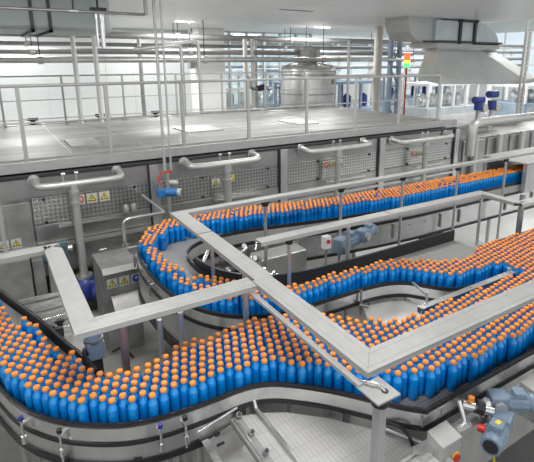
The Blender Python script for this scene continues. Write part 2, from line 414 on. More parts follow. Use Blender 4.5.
railing('walkway_railing', [-1.1,.35,1.62,3.0,4.38,5.7,7.1,8.5,9.7], 12.45, 'thinner far railing on the opposite side of the walkway', .018)
tag(MB().box((-3,8.05,1.8),(9.6,8.12,1.84)).build('kick_board', COVER), 'low pale kick strip along the foot of the near railing', 'kick strip')

# ------------------------------------------------------------------ overhead pipework and ducts
def hpipe(x0, x1, y, z, r, label, m=PIPEF, name='overhead_pipe', n=0):
    t = thing(name, label, 'pipe', ((x0+x1)/2,y,z), 'overhead pipes')
    MB().cyl((x0,y,z),(x1,y,z),r).build('pipe_run', m, t)
    k = MB(); f = MB()
    xs = np.linspace(x0+1, x1-1, max(2, int((x1-x0)/3.5)))
    for x in xs: k.cyl((x,y,z+r),(x,y,4.4),.012,seg=6)
    for x in xs: f.cyl((x-.06,y,z),(x+.06,y,z),r*1.35)
    k.each('hanger_rod', DARK, t)
    f.each('coupling', STEEL, t)
hpipe(-4, 15, 15.2, 3.98, .10, 'thick grey pipe run highest under the ceiling')
hpipe(-4, 15, 15.6, 3.72, .06, 'thin pipe run just below the topmost thick one')
hpipe(-4, 15, 14.2, 3.50, .08, 'middle overhead pipe of the far bundle')
hpipe(-4, 15.4, 13.6, 3.28, .085, 'lowest overhead pipe crossing behind the tank dome', STEEL)
hpipe(7, 30, 21.5, 4.1, .12, 'long grey pipe crossing the tall hall')
hpipe(9, 32, 24, 3.7, .14, 'lower grey pipe crossing the tall hall')
hpipe(-4, 2.25, 7.6, 3.95, .022, 'slim rod with black fittings crossing under the green duct', STEELD)
ra = thing('pipe_drop', 'short stainless drop pipes with brackets beside the duct end', 'pipe', (2.3,8,3.5))
m = MB(); m.cyl((1.72,8.1,4.0),(1.72,8.1,3.46),.035); m.cyl((1.64,8.1,4.0),(1.64,8.1,3.5),.02); m.each('drop_tube', STEELB, ra)
m = MB(); m.box((1.57,8.05,4.0),(1.8,8.16,4.06)); m.cyl((1.68,8.1,4.06),(1.68,8.1,4.4),.015); m.each('bracket', DARK, ra)
tag(MB().cyl((2.27,7.6,3.95),(2.27,7.6,4.4),.03).build('hanger_post', RAILM), 'short hanger post between the rod end and ceiling', 'hanger')

gd = thing('oval_air_duct', 'large grey green air duct with rounded end at upper left', 'air duct', (0,9.5,3.75))
prof = []
for i in range(9):
    a = PI/2*i/8; prof.append((1.22+.95*math.sin(a), 8.6+1.0*(1-math.cos(a))))
for i in range(9):
    a = PI/2*i/8; prof.append((1.22+.95*math.cos(a), 9.75+1.0*math.sin(a)))
m = MB(); m.prism([(-4,8.6)]+prof+[(-4,10.75)], 3.74, 4.34); m.build('duct_shell', GREENG, gd, .06)
for x in (-2.5, 1.2): MB().cyl((x,9.6,4.3),(x,9.6,4.40),.02).build('hanger_rod', DARK, gd)
m = MB()
for x in (.78,1.03): m.box((x,8.57,3.70),(x+.05,10.78,3.74)); m.box((x,8.57,3.7),(x+.05,8.6,4.39))
m.each('strap', DARK, gd, 0, 2)
m = MB(); m.box((-4,8.8,3.71),(-.05,8.84,3.74)); m.box((-4,10.5,3.71),(1.4,10.54,3.74)); m.each('seam_flange', STEELD, gd)
# posts rising from walkway to duct
tag(MB().cyl((1.92,12.2,1.8),(1.92,12.2,3.95),.055).build('white_post', WHITE), 'left of two white round posts rising from the walkway', 'post', 'white round posts')
tag(MB().cyl((2.38,12.2,1.8),(2.38,12.2,4.1),.055).build('white_post', WHITE), 'right of two white round posts rising from the walkway', 'post', 'white round posts')
# bent pipe frames
for (xa, ya, za, xe, lab) in ((3.5,12.9,3.65,4.72,'bent steel pipe arching down left of the white column'),(4.3,12.9,3.75,5.22,'second bent steel pipe nearest the white column')):
    tag(MB().tube([(xa,ya,za-.1),(xe-.1,ya,za+.02),(xe,ya,za-.02),(xe+.02,ya,za-.2),(xe+.02,ya,FL)], .05, 10, 2).build('bent_pipe', STEEL), lab, 'pipe', 'bent pipes')
tag(MB().cyl((4.2,15,FL),(4.2,15,3.9),.06).build('steel_post', STEELD), 'slim dark steel post in front of the far white wall', 'post')
cb = thing('control_box', 'small grey control box hanging on the side of the white column', 'box', (6.8,17.4,2.95))
MB().box((6.66,17.25,2.95),(6.995,17.5,3.35)).build('housing', STEELD, cb, .01); MB().cyl((6.8,17.3,3.35),(6.8,17.3,4.39),.015).build('conduit', DARK, cb)
# dark fixtures on far wall at left
for (x, lab) in ((.3,'small black bracket on the far wall, leftmost'),(.75,'small black bracket on the far wall beside the first')):
    t = MB(); t.box((x,15.0,4.05),(x+.28,15.1,4.1)); t.box((x,15.0,4.05),(x+.04,15.1,4.3)); t.box((x+.24,15.0,4.05),(x+.28,15.1,4.3)); tag(t.build('pipe_bracket', BLACK), lab, 'bracket', 'black wall brackets')

# tank and vertical pipes in the background
tk = thing('process_tank', 'round stainless process tank with flat domed top beyond the walkway', 'tank', (8.6,14.6,FL))
m = MB(); m.lathe([(.05,-.12),(.6,-.1),(.95,.0),(.98,1.7),(.98,3.0),(.92,3.16),(.7,3.24),(.2,3.30),(.05,3.30)], (9.85,14.2,-.1), 32); m.build('vessel', STEEL, tk)
m = MB(); m.cyl((9.85,14.2,3.15),(9.85,14.2,3.6),.42); m.lathe([(.5,0),(.5,.08)],(9.85,14.2,3.6),20); m.build('neck', STEELD, tk)
m = MB(); m.lathe([(1.0,0),(1.0,.05)],(9.85,14.2,2.75),32); m.lathe([(1.0,0),(1.0,.05)],(9.85,14.2,2.1),32); m.each('hoop', STEELD, tk)
MB().box((9.95,13.28,2.45),(10.3,13.36,2.62)).build('name_plate', PINK, tk)
for i, (x, y, r, lab, mm) in enumerate(((7.15,13.8,.07,'pair of upright pipes left of the tank, first',BEIGE),(7.4,13.8,.05,'pair of upright pipes left of the tank, second',BEIGE),(7.95,14.6,.06,'dark upright pipe close beside the tank',STEELD),(10.6,12.9,.045,'thin upright pipe right of the tank',STEEL))):
    tag(MB().cyl((x,y,FL),(x,y,3.9),r).build('upright_pipe', mm), lab, 'pipe', 'upright pipes by the tank')
vl = thing('valve_cluster', 'dark cluster of bent valves at the tank foot', 'valve', (7.6,13.9,2.3))
m = MB(); m.tube([(7.2,13.7,2.75),(7.25,13.7,2.4),(7.6,13.7,2.35),(7.9,13.7,2.4)], .06); m.build('bent_tube', STEELD, vl)
m = MB(); m.cyl((7.5,13.7,2.36),(7.75,13.7,2.42),.1); m.build('valve_body', DARK, vl)

tag(MB().cyl((12.1,13.1,FL),(12.1,13.1,4.4),.15,seg=18).build('beige_column', BEIGE), 'slim round beige column in the middle of the hall', 'column')
# truss columns in the tall hall
def truss(x, y, label, w=.5, z1=8.4, mm=BLUED):
    m = MB()
    for dx in (0, w): m.box((x+dx-.07,y-.07,FL),(x+dx+.07,y+.07,z1))
    z = 0.2; k = 0
    while z < z1-.8:
        a, b = ((x,z),(x+w,z+.7)) if k%2 == 0 else ((x+w,z),(x,z+.7))
        m.cyl((a[0],y,a[1]),(b[0],y,b[1]),.035,seg=6); m.cyl((x,y,z),(x+w,y,z),.035,seg=6); z += .7; k += 1
    tag(m.build('truss_column', mm), label, 'column', 'blue steel truss columns')
truss(13.2,13.6,'blue lattice column beside the signal light',.45,4.38)
truss(22.5,11.8,'blue lattice column right of the galvanised hood',.9)
truss(24.0,20.5,'blue lattice column far down the tall hall',.7)
for yy, tl in ((12,'nearest lattice roof truss of the tall hall'),(18,'second lattice roof truss of the tall hall'),(24,'third lattice roof truss of the tall hall'),(30,'farthest lattice roof truss of the tall hall')):
    rf = MB()
    rf.box((13.8,yy-.06,7.6),(39,yy+.06,7.8)); rf.box((13.8,yy-.06,6.6),(39,yy+.06,6.75))
    for q in range(24): rf.cyl((14+q*1.04,yy,6.7),(14+q*1.04+.52,yy,7.7),.04,seg=5); rf.cyl((14.52+q*1.04,yy,7.7),(15.04+q*1.04,yy,6.7),.04,seg=5)
    tag(rf.build('roof_truss', BLUED), tl, 'roof truss', 'roof trusses')
sl = thing('signal_tower', 'red and green stack light on a slim pole below the duct', 'signal light', (11.9,11.5,1.7))
MB().cyl((11.75,11.35,1.35),(11.75,11.35,3.1),.03).build('pole', REDM, sl)
MB().cyl((11.75,11.35,3.26),(11.75,11.35,3.46),.10).build('red_lens', LRED, sl)
MB().cyl((11.75,11.35,3.17),(11.75,11.35,3.26),.10).build('amber_lens', LYEL, sl)
MB().cyl((11.75,11.35,3.02),(11.75,11.35,3.17),.10).build('green_lens', LGRN, sl)

# galvanised duct with hood
hd = thing('exhaust_hood', 'galvanised exhaust duct with elbow and flared hood above the walkway end', 'exhaust hood', (13,10,2.65))
m = MB(); pr = []
for i in range(9):
    a = PI/2*i/8; pr.append((10.35-.55*math.sin(a), 3.78+.55*(1-math.cos(a)) ))
sec = [(10.6,4.4),(9.9,4.4)]+[(x+.1,z) for x, z in pr[::-1]]+[(11.2,3.78),(11.2,4.4)]
def prism_y(m, sec, y0, y1):
    n = len(sec); ar = sum(sec[i][0]*sec[(i+1)%n][1]-sec[(i+1)%n][0]*sec[i][1] for i in range(n))
    if ar < 0: sec = sec[::-1]
    vs = [(x,y0,z) for x,z in sec]+[(x,y1,z) for x,z in sec]
    m.add(vs, [tuple(range(n)), tuple(range(n,2*n))[::-1]]+[(i,n+i,n+(i+1)%n,(i+1)%n) for i in range(n)])
prism_y(m, sec, 9.6, 10.5); m.build('duct_end', HOODM, hd, .01)
m = MB(); el = [(11.3,4.4)]+[(11.3+1.9*0,3.78)]+[(13.2,3.78),(13.2,4.4)]
prism_y(m, [(10.9,3.80),(12.5,3.80),(12.5,4.36),(10.9,4.36)], 9.5, 10.5); m.build('duct_run', HOODL, hd, .02)
m = MB(); pr = [(12.5,3.7),(12.5,4.36)]
for i in range(9):
    a = PI/2*i/8; pr.append((12.55+1.25*math.sin(a), 3.7+.66*math.cos(a)))
prism_y(m, pr, 9.5, 10.5); m.build('elbow', HOODL, hd, .01)
m = MB()
for x in (11.84,12.5): m.box((x,9.44,3.72),(x+.1,9.5,4.4))
m.box((11.8,9.44,4.33),(12.65,9.5,4.4)); m.box((10.4,9.44,3.74),(13.9,9.5,3.79)); m.each('angle_frame', DARK, hd)
m = MB(); m.box((11.0,9.5,3.60),(13.85,10.5,3.78)); m.build('collar', HOODM, hd)
m = MB(); m.prism([(10.95,9.44),(13.0,9.44),(14.4,9.97),(14.0,10.95),(12.0,10.95)], 3.55, 3.60); m.build('flange', STEELD, hd)
m = MB(); t0 = [(11.0,9.5,3.55),(12.95,9.5,3.55),(14.3,10.0,3.55),(13.9,10.9,3.55),(12.1,10.9,3.55)]; b0 = [(10.75,9.1,2.76),(14.6,9.0,2.66),(17.2,10.1,2.62),(16.4,11.8,2.66),(12.55,11.6,2.76)]
lo = [(x,y,z-.14) for x,y,z in b0]; q5 = [(i,(i+1)%5,5+(i+1)%5,5+i) for i in range(5)]
m.add(b0+t0, [(5,6,7,8,9)]+q5); m.add(lo+b0, [(4,3,2,1,0)]+q5)
m.build('flared_hood', HOODM, hd)
# pale cable ladder at right
cl = thing('cable_ladder', 'pale upright cable ladder at the right edge of the picture', 'cable ladder', (14.3,8.9,FL))
MB().box((14.25,8.9,FL),(14.31,8.96,4.9)).build('side_rail', BEIGE, cl); MB().box((14.45,8.9,FL),(14.51,8.96,4.9)).build('side_rail', BEIGE, cl)
m = MB()
for z in np.arange(0, 4.8, .12): m.box((14.31,8.91,z),(14.45,8.95,z+.04))
m.each('rung', BEIGE, cl)

# machine section at far right, with pipes and blue valve motors
rm = thing('discharge_machine', 'dull steel discharge machine beyond the end of the walkway', 'machine', (12,8.5,FL))
MB().box((9.9,7.6,FL),(15.5,11.5,1.35)).build('body', STEELD, rm, .02)
for x in (9.95,10.9,11.9,12.9): MB().box((x+.04,7.55,.3),(x+.9,7.6,1.3)).build('door_panel', PANEL, rm, .01)
m = MB()
for x in (10.3,11.3,12.3): m.cyl((x,7.45,FL),(x,7.45,1.4),.08)
m.each('riser_pipe', PIPEM, rm)
tag(MB().tube([(9.9,7.3,1.0),(9.9,7.3,1.72),(10.1,7.3,1.8),(11,7.3,1.8),(15,7.3,1.8)], .115, 12, 2).build('steam_pipe', PIPEM), 'bright thick pipe running right from the walkway end', 'pipe')
for (x, y, z, lab) in ((11.72,8.5,2.24,'blue valve motor on a stem, left of the pair'),(12.25,8.45,2.38,'blue valve motor on a stem, right of the pair')):
    t = thing('valve_motor', lab, 'motor', (x,y,1.4), 'blue valve motors')
    MB().cyl((x,y,1.35),(x,y,2.0),.06).build('stem', STEELB, t)
    MB().cyl((x,y,1.9),(x,y,2.15),.12,seg=14).build('gear_body', BLUEP, t); MB().cyl((x-.2,y,z-.05),(x+.16,y,z-.05),.1,seg=14).build('motor_body', BLUEP, t)
    MB().cyl((x+.2,y-.1,1.95),(x+.2,y+.1,1.95),.11,seg=16).build('hand_wheel', STW, t)

# far hall machinery
far = [(11,17,5,1.4,2.2,BLUEM,'pale blue filling machine behind the beige column'),(17,15,3.5,1.6,2.1,HOODL,'grey cabinet machine beneath the hood'),
       (19,20,5,2,2.3,BLUEM,'pale blue machine far down the hall'),(23,14,4,2,1.9,BLUEM,'pale blue machine at the right of the tall hall'),
       (14,24,5,2,2.6,WHITE,'white machine against the far windows'),(26,24,5,2,2.6,HOODL,'grey machine against the far windows'),(20,9.5,4,1.6,1.6,BLUEM,'low pale blue machine right of the discharge section'),(9,21,4,1,2.5,HOODL,'grey machine seen through the glass partition')]
for i, (x, y, L, D, H, mm, lab) in enumerate(far):
    t = thing('hall_machine', lab, 'machine', (x+L/2,y+D/2,FL), 'machines in the tall hall')
    MB().box((x,y,FL),(x+L,y+D,1.1)).build('body', mm, t, .03)
    m = MB()
    for xx in np.arange(x, x+L+.01, L/4):
        for yy in (y, y+D): m.box((xx-.05,yy-.05,1.1),(xx+.05,yy+.05,H))
    m.box((x-.05,y-.05,H),(x+L+.05,y+D+.05,H+.12)); m.build('guard_frame', WHITE if i%2 else BLUED, t)
    m = MB(); 
    for q in range(5): m.lathe([(.16,0),(.2,.1),(.2,.5),(.08,.62)], (x+.5+q*(L-1)/4, y+D/2, 1.1), 12)
    m.each('filler_head', STEELB if i%2 else BLUEP, t)
    m = MB(); m.box((x+.2,y-.02,.2),(x+L*.4,y,.95)); m.box((x+L*.5,y-.02,.2),(x+L*.9,y,.95)); m.each('door_panel', HOODL, t)
for i, (x, y) in enumerate(((17,19),(21,18.4),(27,19),(12.5,23.2))):
    t = thing('pipe_rack', ['pipe rack of stacked tubes near the signal light','pipe rack of stacked tubes mid hall','pipe rack of stacked tubes far right','pipe rack seen through the glass partition'][i], 'pipe rack', (x,y,FL), 'pipe racks')
    m = MB()
    for xx in (x-2, x, x+2): m.box((xx-.06,y-.06,FL),(xx+.06,y+.06,4.2))
    m.each('upright', WHITE, t)
    m = MB()
    for z in (2.5,2.9,3.3,3.7,4.1): m.cyl((x-3,y-.15,z),(x+3,y-.15,z),.08,seg=8)
    m.each('tube', PIPEF, t)

# low items seen through the railing at left, standing on the far floor
for i, (x, lab) in enumerate(((1.0,'tiny dark valve on the far pipe rail, leftmost'),(2.6,'tiny dark valve on the far pipe rail, middle'),(4.1,'tiny dark valve on the far pipe rail near the bent pipes'))):
    m = MB(); m.cyl((x,13.5,1.7),(x,13.5,1.82),.06); m.cyl((x-.12,13.5,1.84),(x+.12,13.5,1.84),.04); tag(m.build('line_valve', DARK), lab, 'valve', 'valves on the far rail')
tag(MB().cyl((-3,13.5,1.68),(9,13.5,1.68),.05).build('low_pipe', STEELD), 'long low dark pipe just past the far railing', 'pipe')

# ------------------------------------------------------------------ conveyors
NA = smooth_path([(-.68,5.0),(-.36,4.0),(-.17,3.36),(-.07,3.06),(.06,2.86),(.2,2.71),(.43,2.55),(.65,2.48),(.97,2.455),(1.19,2.46),(1.35,2.42),(1.49,2.32),(1.68,2.13),(1.84,1.92),(1.96,1.76),(2.06,1.66)], 2)
NA2 = [(2.06,1.66),(3.3,1.66),(9,1.66)]
FA = smooth_path([(-.42,5.9),(-.11,4.9),(.1,4.3),(.26,3.71),(.34,3.47),(.38,3.28),(.41,3.10),(.50,3.0),(.62,2.96),(.8,3.0),(1.12,3.045),(1.4,3.07),(1.6,3.06)], 2)
NB = smooth_path([(3.86,2.57),(3.63,2.59),(3.47,2.66),(3.36,2.82),(3.25,2.98),(3.09,3.06),(2.86,3.10),(2.34,3.11),(2.12,3.11),(1.92,3.13),(1.72,3.20),(1.52,3.33),(1.35,3.56),(1.26,3.82),(1.21,4.12),(1.19,4.53),(1.2,4.9),(1.26,5.25),(1.43,5.55),(1.75,5.75),(2.2,5.86),(2.8,5.76),(3.3,5.61),(4.1,5.44),(5.4,5.38),(7.5,5.34),(9.5,5.3)], 2)
VD = smooth_path([(9.5,4.72),(6.4,4.77),(5.04,4.79),(3.85,4.95),(3.13,5.10),(2.6,5.20),(2.2,5.20),(1.90,5.1),(1.73,4.9),(1.69,4.6),(1.72,4.3),(1.84,4.0),(2.08,3.76),(2.36,3.65),(2.8,3.6),(4.74,3.6)], 2)

ca = thing('front_bottle_conveyor', 'curved steel accumulation conveyor crossing the foreground full of bottles', 'conveyor', (1.5,2.6,FL))
pa = NA+NA2[1:]
polyA = pa+[(9,2.9),(4.2,2.9),(4.15,2.44),(2.9,2.42),(2.55,2.5),(2.1,2.85),(1.8,3.02)]+FA[::-1][1:]
MB().prism(polyA, 1.04, BZ).build('belt', BELTD, ca)
leftA = [p for p in NA if p[0] < 1.12]
m = MB(); m.strip(pa, 1.17, 1.192, -.002, .012); m.build('guide_rail', BLACK, ca)
MB().strip(pa, BZ, 1.17, .004, .012).build('inner_liner', DARK, ca)
m = MB(); m.strip(pa, 1.075, 1.165, -.012, .0); m.build('side_strip', STEELB, ca)
m = MB(); m.strip(pa, 1.045, 1.072, -.02, .02); m.strip(leftA, .885, .93, -.02, 0.03); m.build('chain_guard', BLACK, ca)
m = MB(); m.strip(leftA, .93, 1.045, -.006, .0); m.build('side_panel', STEEL, ca)
for k in (8, 20, 34):
    q = offset_path(leftA, -.03)[min(k, len(leftA)-1)]; MB().cyl((q[0],q[1],.86),(q[0],q[1],.95),.02).build('lower_bracket', BLACK, ca)
m = MB(); m.strip([(1.9,1.60),(9,1.60)], .99, 1.04, -.08, .0); m.build('side_ledge', STEELB, ca)
m = MB(); m.strip([(1.98,1.60),(9,1.60)], .5, .985, 0, .02); m.build('side_panel', STEEL, ca)
m = MB(); m.strip([p for p in FA if p[1] > 3.2], BZ-.04, 1.165, .02, .045); m.build('far_guide', BLACK, ca)
m = MB(); m.strip([p for p in FA if p[1] <= 3.3], BZ-.03, 1.13, 0, .012); m.build('far_edge', STEELD, ca)
for (x, y) in ((-.1,4.0),(.35,2.9),(.95,2.65),(2.2,2.0),(3.2,2.0),(4.4,2.2),(6,2.2),(.9,3.0)):
    MB().cyl((x,y,FL),(x,y,1.04),.03).build('leg', STEEL, ca)
# clamps on the front frame
def near_pt(path, x):
    i = min(range(len(path)), key=lambda k: abs(path[k][0]-x)); return path[i]
for k, x in enumerate((-.02,.16,.62,.80)):
    px_, py_ = near_pt(leftA, x); n = Vector((px_-.5, py_-3.3, 0)).normalized()
    c = MB(); a = Vector((px_,py_,1.13))+n*.012; b = Vector((px_,py_,1.13))+n*.05
    c.cyl(a, b, .013); c.cyl(b+Vector((0,0,.03)), b+Vector((0,0,-.10 if k%2 == 0 else -.18)), .008); c.cyl(b+Vector((0,0,-.09)), b+Vector((0,0,-.14)), .016)
    cp = c.build('guide_clamp', STEELB, ca)
    MB().cyl(b+Vector((0,0,.025)), b+Vector((0,0,.05)), .016).build('clamp_knob', BLUEP if k%2 == 0 else BLACK, cp)
m = MB()
for p in (.5,.86): 
    q = near_pt(leftA, p); m.box((q[0]-.03,q[1]-.012,.93),(q[0]+.03,q[1]+.0,.945))
m.each('slot_plate', DARK, ca)
m = MB(); m.box((2.02,1.643,1.09),(2.14,1.652,1.15)); m.box((2.2,1.643,1.1),(2.34,1.652,1.14)); m.each('joint_plate', STEEL, ca)

cbk = thing('rear_bottle_conveyor', 'serpentine steel conveyor looping behind the front one', 'conveyor', (3,4.5,FL))
polyB = NB+[(9.5,4.72)]+VD[1:]+[(4.74,3.06),(3.9,2.92)]
MB().prism(polyB, 1.04, BZ).build('belt', BELT, cbk)
m = MB(); m.strip(NB, 1.17, 1.195, -.016, .004); m.build('guide_rail', BLACK, cbk)
MB().strip(NB, BZ, 1.17, -.014, -.004).build('inner_liner', DARK, cbk)
m = MB(); m.strip(NB, 1.075, 1.165, .0, .012); m.build('side_strip', STEELB, cbk)
m = MB(); m.strip(NB, 1.04, 1.072, -.02, .02); m.build('chain_guard', BLACK, cbk)
NBl = [p for p in NB if p[0] < 2.6 and p[1] < 5.6]
m = MB(); m.strip(NBl, .74, 1.04, .0, .006); m.build('side_panel', STEEL, cbk)
m = MB(); m.strip(NBl, .64, .73, .0, .03); m.build('lower_guard', BLACK, cbk)
VB = [p for p in VD if p[1] > 4.2]; VL = [p for p in VD if p[1] <= 4.6]
m = MB(); m.strip(VB, BZ, 1.165, -.02, .0); m.build('inner_guide', BLACK, cbk)
m = MB(); m.strip(VB, 1.0, 1.12, .0, .012); m.build('inner_strip', COVER, cbk)
m = MB(); m.strip(VB, .95, .995, .0, .016); m.strip([p for p in VB if p[0] > 2.2], .60, .64, 0, .02); m.build('inner_chain_guard', BLACK, cbk)
m = MB(); m.strip([p for p in VB if p[0] > 2.2], .645, .945, -.006, .004); m.build('inner_panel', STEELB, cbk)
m = MB(); m.strip(VL, BZ-.04, 1.235, .0, .025); m.build('tall_guard', BLACK, cbk)
m = MB(); m.strip([p for p in VL if p[0] > 2.3], .98, 1.035, .04, .06); m.build('rear_ledge', COVER, cbk)
for (x, y) in ((1.5,4.2),(1.9,5.5),(3.0,5.35),(4.4,5.1),(6,5.05),(7.6,5.05),(2.6,3.35),(4.0,3.3),(1.62,3.6)):
    MB().cyl((x,y,FL),(x,y,1.04),.03).build('leg', STEEL, cbk)
m = MB()
for k in range(24):
    x = 2.7+k*.26; q = near_pt(VB, x); m.box((q[0]-.012,q[1]-.03,.70),(q[0]+.012,q[1]-.006,.92)) if k%3 == 0 else m.cyl((q[0],q[1]-.02,.86),(q[0],q[1]-.005,.86),.012,seg=8)
m.each('panel_bracket', STEELD, cbk)
for k, i in enumerate((60, 68, 75)):
    if i < len(NB):
        q = NB[i]; a = Vector((q[0],q[1],1.13)); n = Vector((q[0]-1.9,q[1]-4.2,0)).normalized()
        c = MB(); c.cyl(a+n*.012, a+n*.05, .012); c.cyl(a+n*.05+Vector((0,0,.04)), a+n*.05+Vector((0,0,-.12)), .012); c.build('guide_clamp', STEELD, cbk)
m = MB()
for x, s in ((2.2,3.11),(2.75,3.1)): m.cyl((x,s-.04,1.2),(x,s-.04,.95),.012); m.cyl((x-.02,s-.05,1.06),(x+.03,s-.12,1.06),.014)
m.each('guide_clamp', STEELD, cbk, 0, 2)

rg = thing('right_guide_board', 'black guide board along the far side of the right-hand bottle mass', 'guide board', (6.5,3.07,BZ))
MB().box((4.5,3.06,BZ-.02),(9,3.09,1.25)).build('board', BLACK, rg); MB().box((4.5,3.09,BZ-.02),(9,3.11,1.2)).build('backing_strip', COVER, rg)
MB().box((4.05,2.85,1.04),(9,3.10,BZ)).build('carry_plate', BELTD, rg)
# bridging plate with post foot
tp = thing('bridge_plate', 'pale steel bridge plate bolted across the gap between black guides', 'plate', (4.9,3.4,1.08))
MB().box((4.74,3.12,1.07),(5.0,3.85,1.10)).build('plate', COVER, tp, .003)
m = MB()
for x, y in ((4.78,3.2),(4.95,3.2),(4.78,3.78),(4.95,3.78)): m.cyl((x,y,1.10),(x,y,1.115),.014,seg=8)
m.each('bolt', DARK, tp)
MB().box((4.80,3.3,FL),(4.9,3.4,1.07)).build('support_leg', STEEL, tp)

# dead plate between the lanes, with a triangular opening
dp = thing('dead_plate', 'pale steel plate between the two bottle lanes with a triangular hole', 'plate', (3,2.8,1.05))
m = MB()
outer = [(2.3,3.09),(2.2,2.9),(2.45,2.55)]
m.prism([(2.03,3.12),(2.08,2.88),(2.30,2.62),(2.32,2.82),(2.36,3.08)], 0.985, 1.005)
m.prism([(2.30,2.62),(2.52,2.46),(2.9,2.44),(2.9,2.72),(2.32,2.82)], 0.985, 1.005)
m.prism([(2.62,2.775),(2.9,2.72),(2.9,3.07),(2.80,3.08)], 0.985, 1.005)
m.prism([(2.9,2.44),(3.7,2.47),(3.75,2.55),(3.6,2.57),(3.44,2.65),(3.33,2.81),(3.22,2.96),(3.08,3.03),(2.9,3.07)], 0.985, 1.005)
m.build('plate', mat('pale_plate_steel', (.62,.62,.60), .4, .2, .06, 5), dp)
MB().box((2.55,2.52,1.005),(3.05,2.56,1.009)).build('pale_strip', WHITE, dp)
MB().cyl((2.50,2.92,FL),(2.50,2.92,1.08),.04,seg=14).build('support_leg', STEELD, dp)
ga = thing('guide_arm', 'slim polished guide arm lying over bottles where the lanes merge', 'guide arm', (3.5,2.44,1.2))
m = MB(); m.box((2.84,2.41,1.235),(4.14,2.46,1.24)); m.box((2.84,2.455,1.24),(4.14,2.46,1.29)); m.box((2.84,2.40,1.29),(4.14,2.46,1.295)); m.box((2.84,2.41,1.24),(4.14,2.415,1.275)); m.each('rail_bar', STEELB, ga)
m = MB()
for x in (2.9,3.5,4.1): m.box((x,2.425,1.232),(x+.02,2.445,1.30))
m.each('spacer', STEELD, ga)
m = MB(); m.cyl((3.28,2.92,1.20),(3.0,2.5,1.33),.012); m.cyl((3.0,2.5,1.36),(3.0,2.5,1.02),.012); m.cyl((4.08,2.44,1.34),(4.08,2.44,1.26),.02); m.each('bracket', STEEL, ga)

te = thing('lane_entry_box', 'steel box housing where the rear lane leaves at right', 'housing', (8.4,5,1.05))
MB().box((7.9,4.62,1.0),(9.6,4.70,1.50)).build('side_sheet', STEEL, te, .004); MB().box((7.9,5.42,1.0),(9.6,5.48,1.50)).build('side_sheet', STEEL, te, .004); MB().box((7.88,4.60,1.50),(9.62,5.5,1.53)).build('lid', COVER, te, .004)
# white modular infeed belt in the near centre
mt = thing('modular_infeed_belt', 'wide white modular plastic belt table in front of the bottle line', 'conveyor', (1.7,1.8,FL))
MB().prism([(1.17,2.45),(1.3,2.40),(1.45,2.31),(1.65,2.12),(1.8,1.93),(1.93,1.76),(2.03,1.66),(2.03,1.0),(1.17,1.0)], .94, .985).build('belt', MATT, mt)
MB().box((1.10,1.0,.90),(1.17,2.45,.99)).build('edge_strip', COVER, mt)
m = MB(); m.cyl((1.27,2.40,1.03),(1.27,1.0,1.03),.012); m.build('guide_rod', STEEL, mt)
MB().cyl((1.27,2.44,1.08),(1.27,2.40,1.02),.014).build('rod_holder', STEELB, mt)
for y in (2.44,2.26,2.08,1.92,1.78): 
    k_ = MB().cyl((1.15,y,1.005),(1.15,y-.02,1.03),.018,seg=12).build('roller_knob', STEELB, mt)
    MB().cyl((1.15,y-.02,1.03),(1.15,y-.024,1.036),.012,seg=12).build('knob_cap', DARK, k_)
m = MB(); m.cyl((1.12,2.44,1.0),(1.12,1.0,1.0),.007); m.build('edge_bar', STEEL, mt)
MB().box((2.03,1.0,.85),(2.06,1.62,1.0)).build('edge_channel', STEEL, mt)
m = MB(); m.cyl((1.83,1.86,1.04),(2.02,1.60,1.0),.013); m.cyl((1.70,1.58,1.0),(2.02,1.60,1.0),.015); m.each('cross_rod', STEEL, mt)
for x, y in ((1.2,1.2),(2.0,1.2),(1.2,2.2)): MB().cyl((x,y,FL),(x,y,.94),.03).build('leg', STEEL, mt)
sc = thing('sloped_cover', 'plain sloped stainless cover left of the white modular belt', 'cover', (1,2.1,.6))
m = MB(); vs = [(.90,1.2,.93),(1.095,1.2,.96),(1.095,2.44,.96),(.90,2.42,.93)]; m.add([(x,y,z-.015) for x,y,z in vs]+vs, [(3,2,1,0),(4,5,6,7),(0,1,5,4),(1,2,6,5),(2,3,7,6),(3,0,4,7)]); m.build('top_sheet', STEELD, sc)
MB().box((.89,1.2,.45),(.905,2.42,.93)).build('side_sheet', STEEL, sc); MB().box((.885,1.2,.925),(.93,2.43,.94)).build('folded_edge', STEELB, sc)
MB().box((.95,2.33,.945),(1.0,2.345,.952)).build('slot_plate', DARK, sc)
tag(MB().cyl((.86,2.42,1.03),(1.10,2.34,1.16),.007).build('tie_rod', STEELB), 'thin bright rod leaning across the frame above the sloped cover', 'rod')
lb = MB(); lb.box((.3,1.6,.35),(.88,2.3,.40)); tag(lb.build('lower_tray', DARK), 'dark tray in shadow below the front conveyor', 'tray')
tag(MB().tube([(.45,2.5,.5),(.62,2.35,.56),(.85,2.3,.56)], .04, 10, 2).build('black_hose', STEELD), 'grey hose under the front conveyor', 'hose')

# ------------------------------------------------------------------ rail covers over the lanes
def cover(path, w, z, label, seams=(), t=.035, sk=(0,0)):
    o = thing('rail_cover', label, 'rail cover', (path[0][0],path[0][1],z-.05), 'flat metal rail covers over the conveyors')
    m = MB(); m.strip(path, z-.012, z, -w/2, w/2, sk=sk); m.build('cover_plate', COVER, o, .002)
    for d0, d1 in ((-w/2,-w/2+.012),(w/2-.012,w/2)):
        MB().strip(path, z-t, z-.008, d0, d1, sk=sk).build('side_lip', COVER, o)
    for d0, d1 in ((-w*.30,-w*.24),(w*.24,w*.30)):
        MB().strip(path, z, z+.0012, d0, d1, sk=sk).build('pressed_ridge', COVER, o)
    MB().strip(path, z-t-.01, z-t, -w*.3, w*.3, sk=sk).build('carrier_bar', STEELD, o)
    for a, b in seams:
        MB().cyl((a[0],a[1],z+.001),(b[0],b[1],z+.001),.003,seg=6).build('joint_line', DARK, o)
    return o
G = .0006
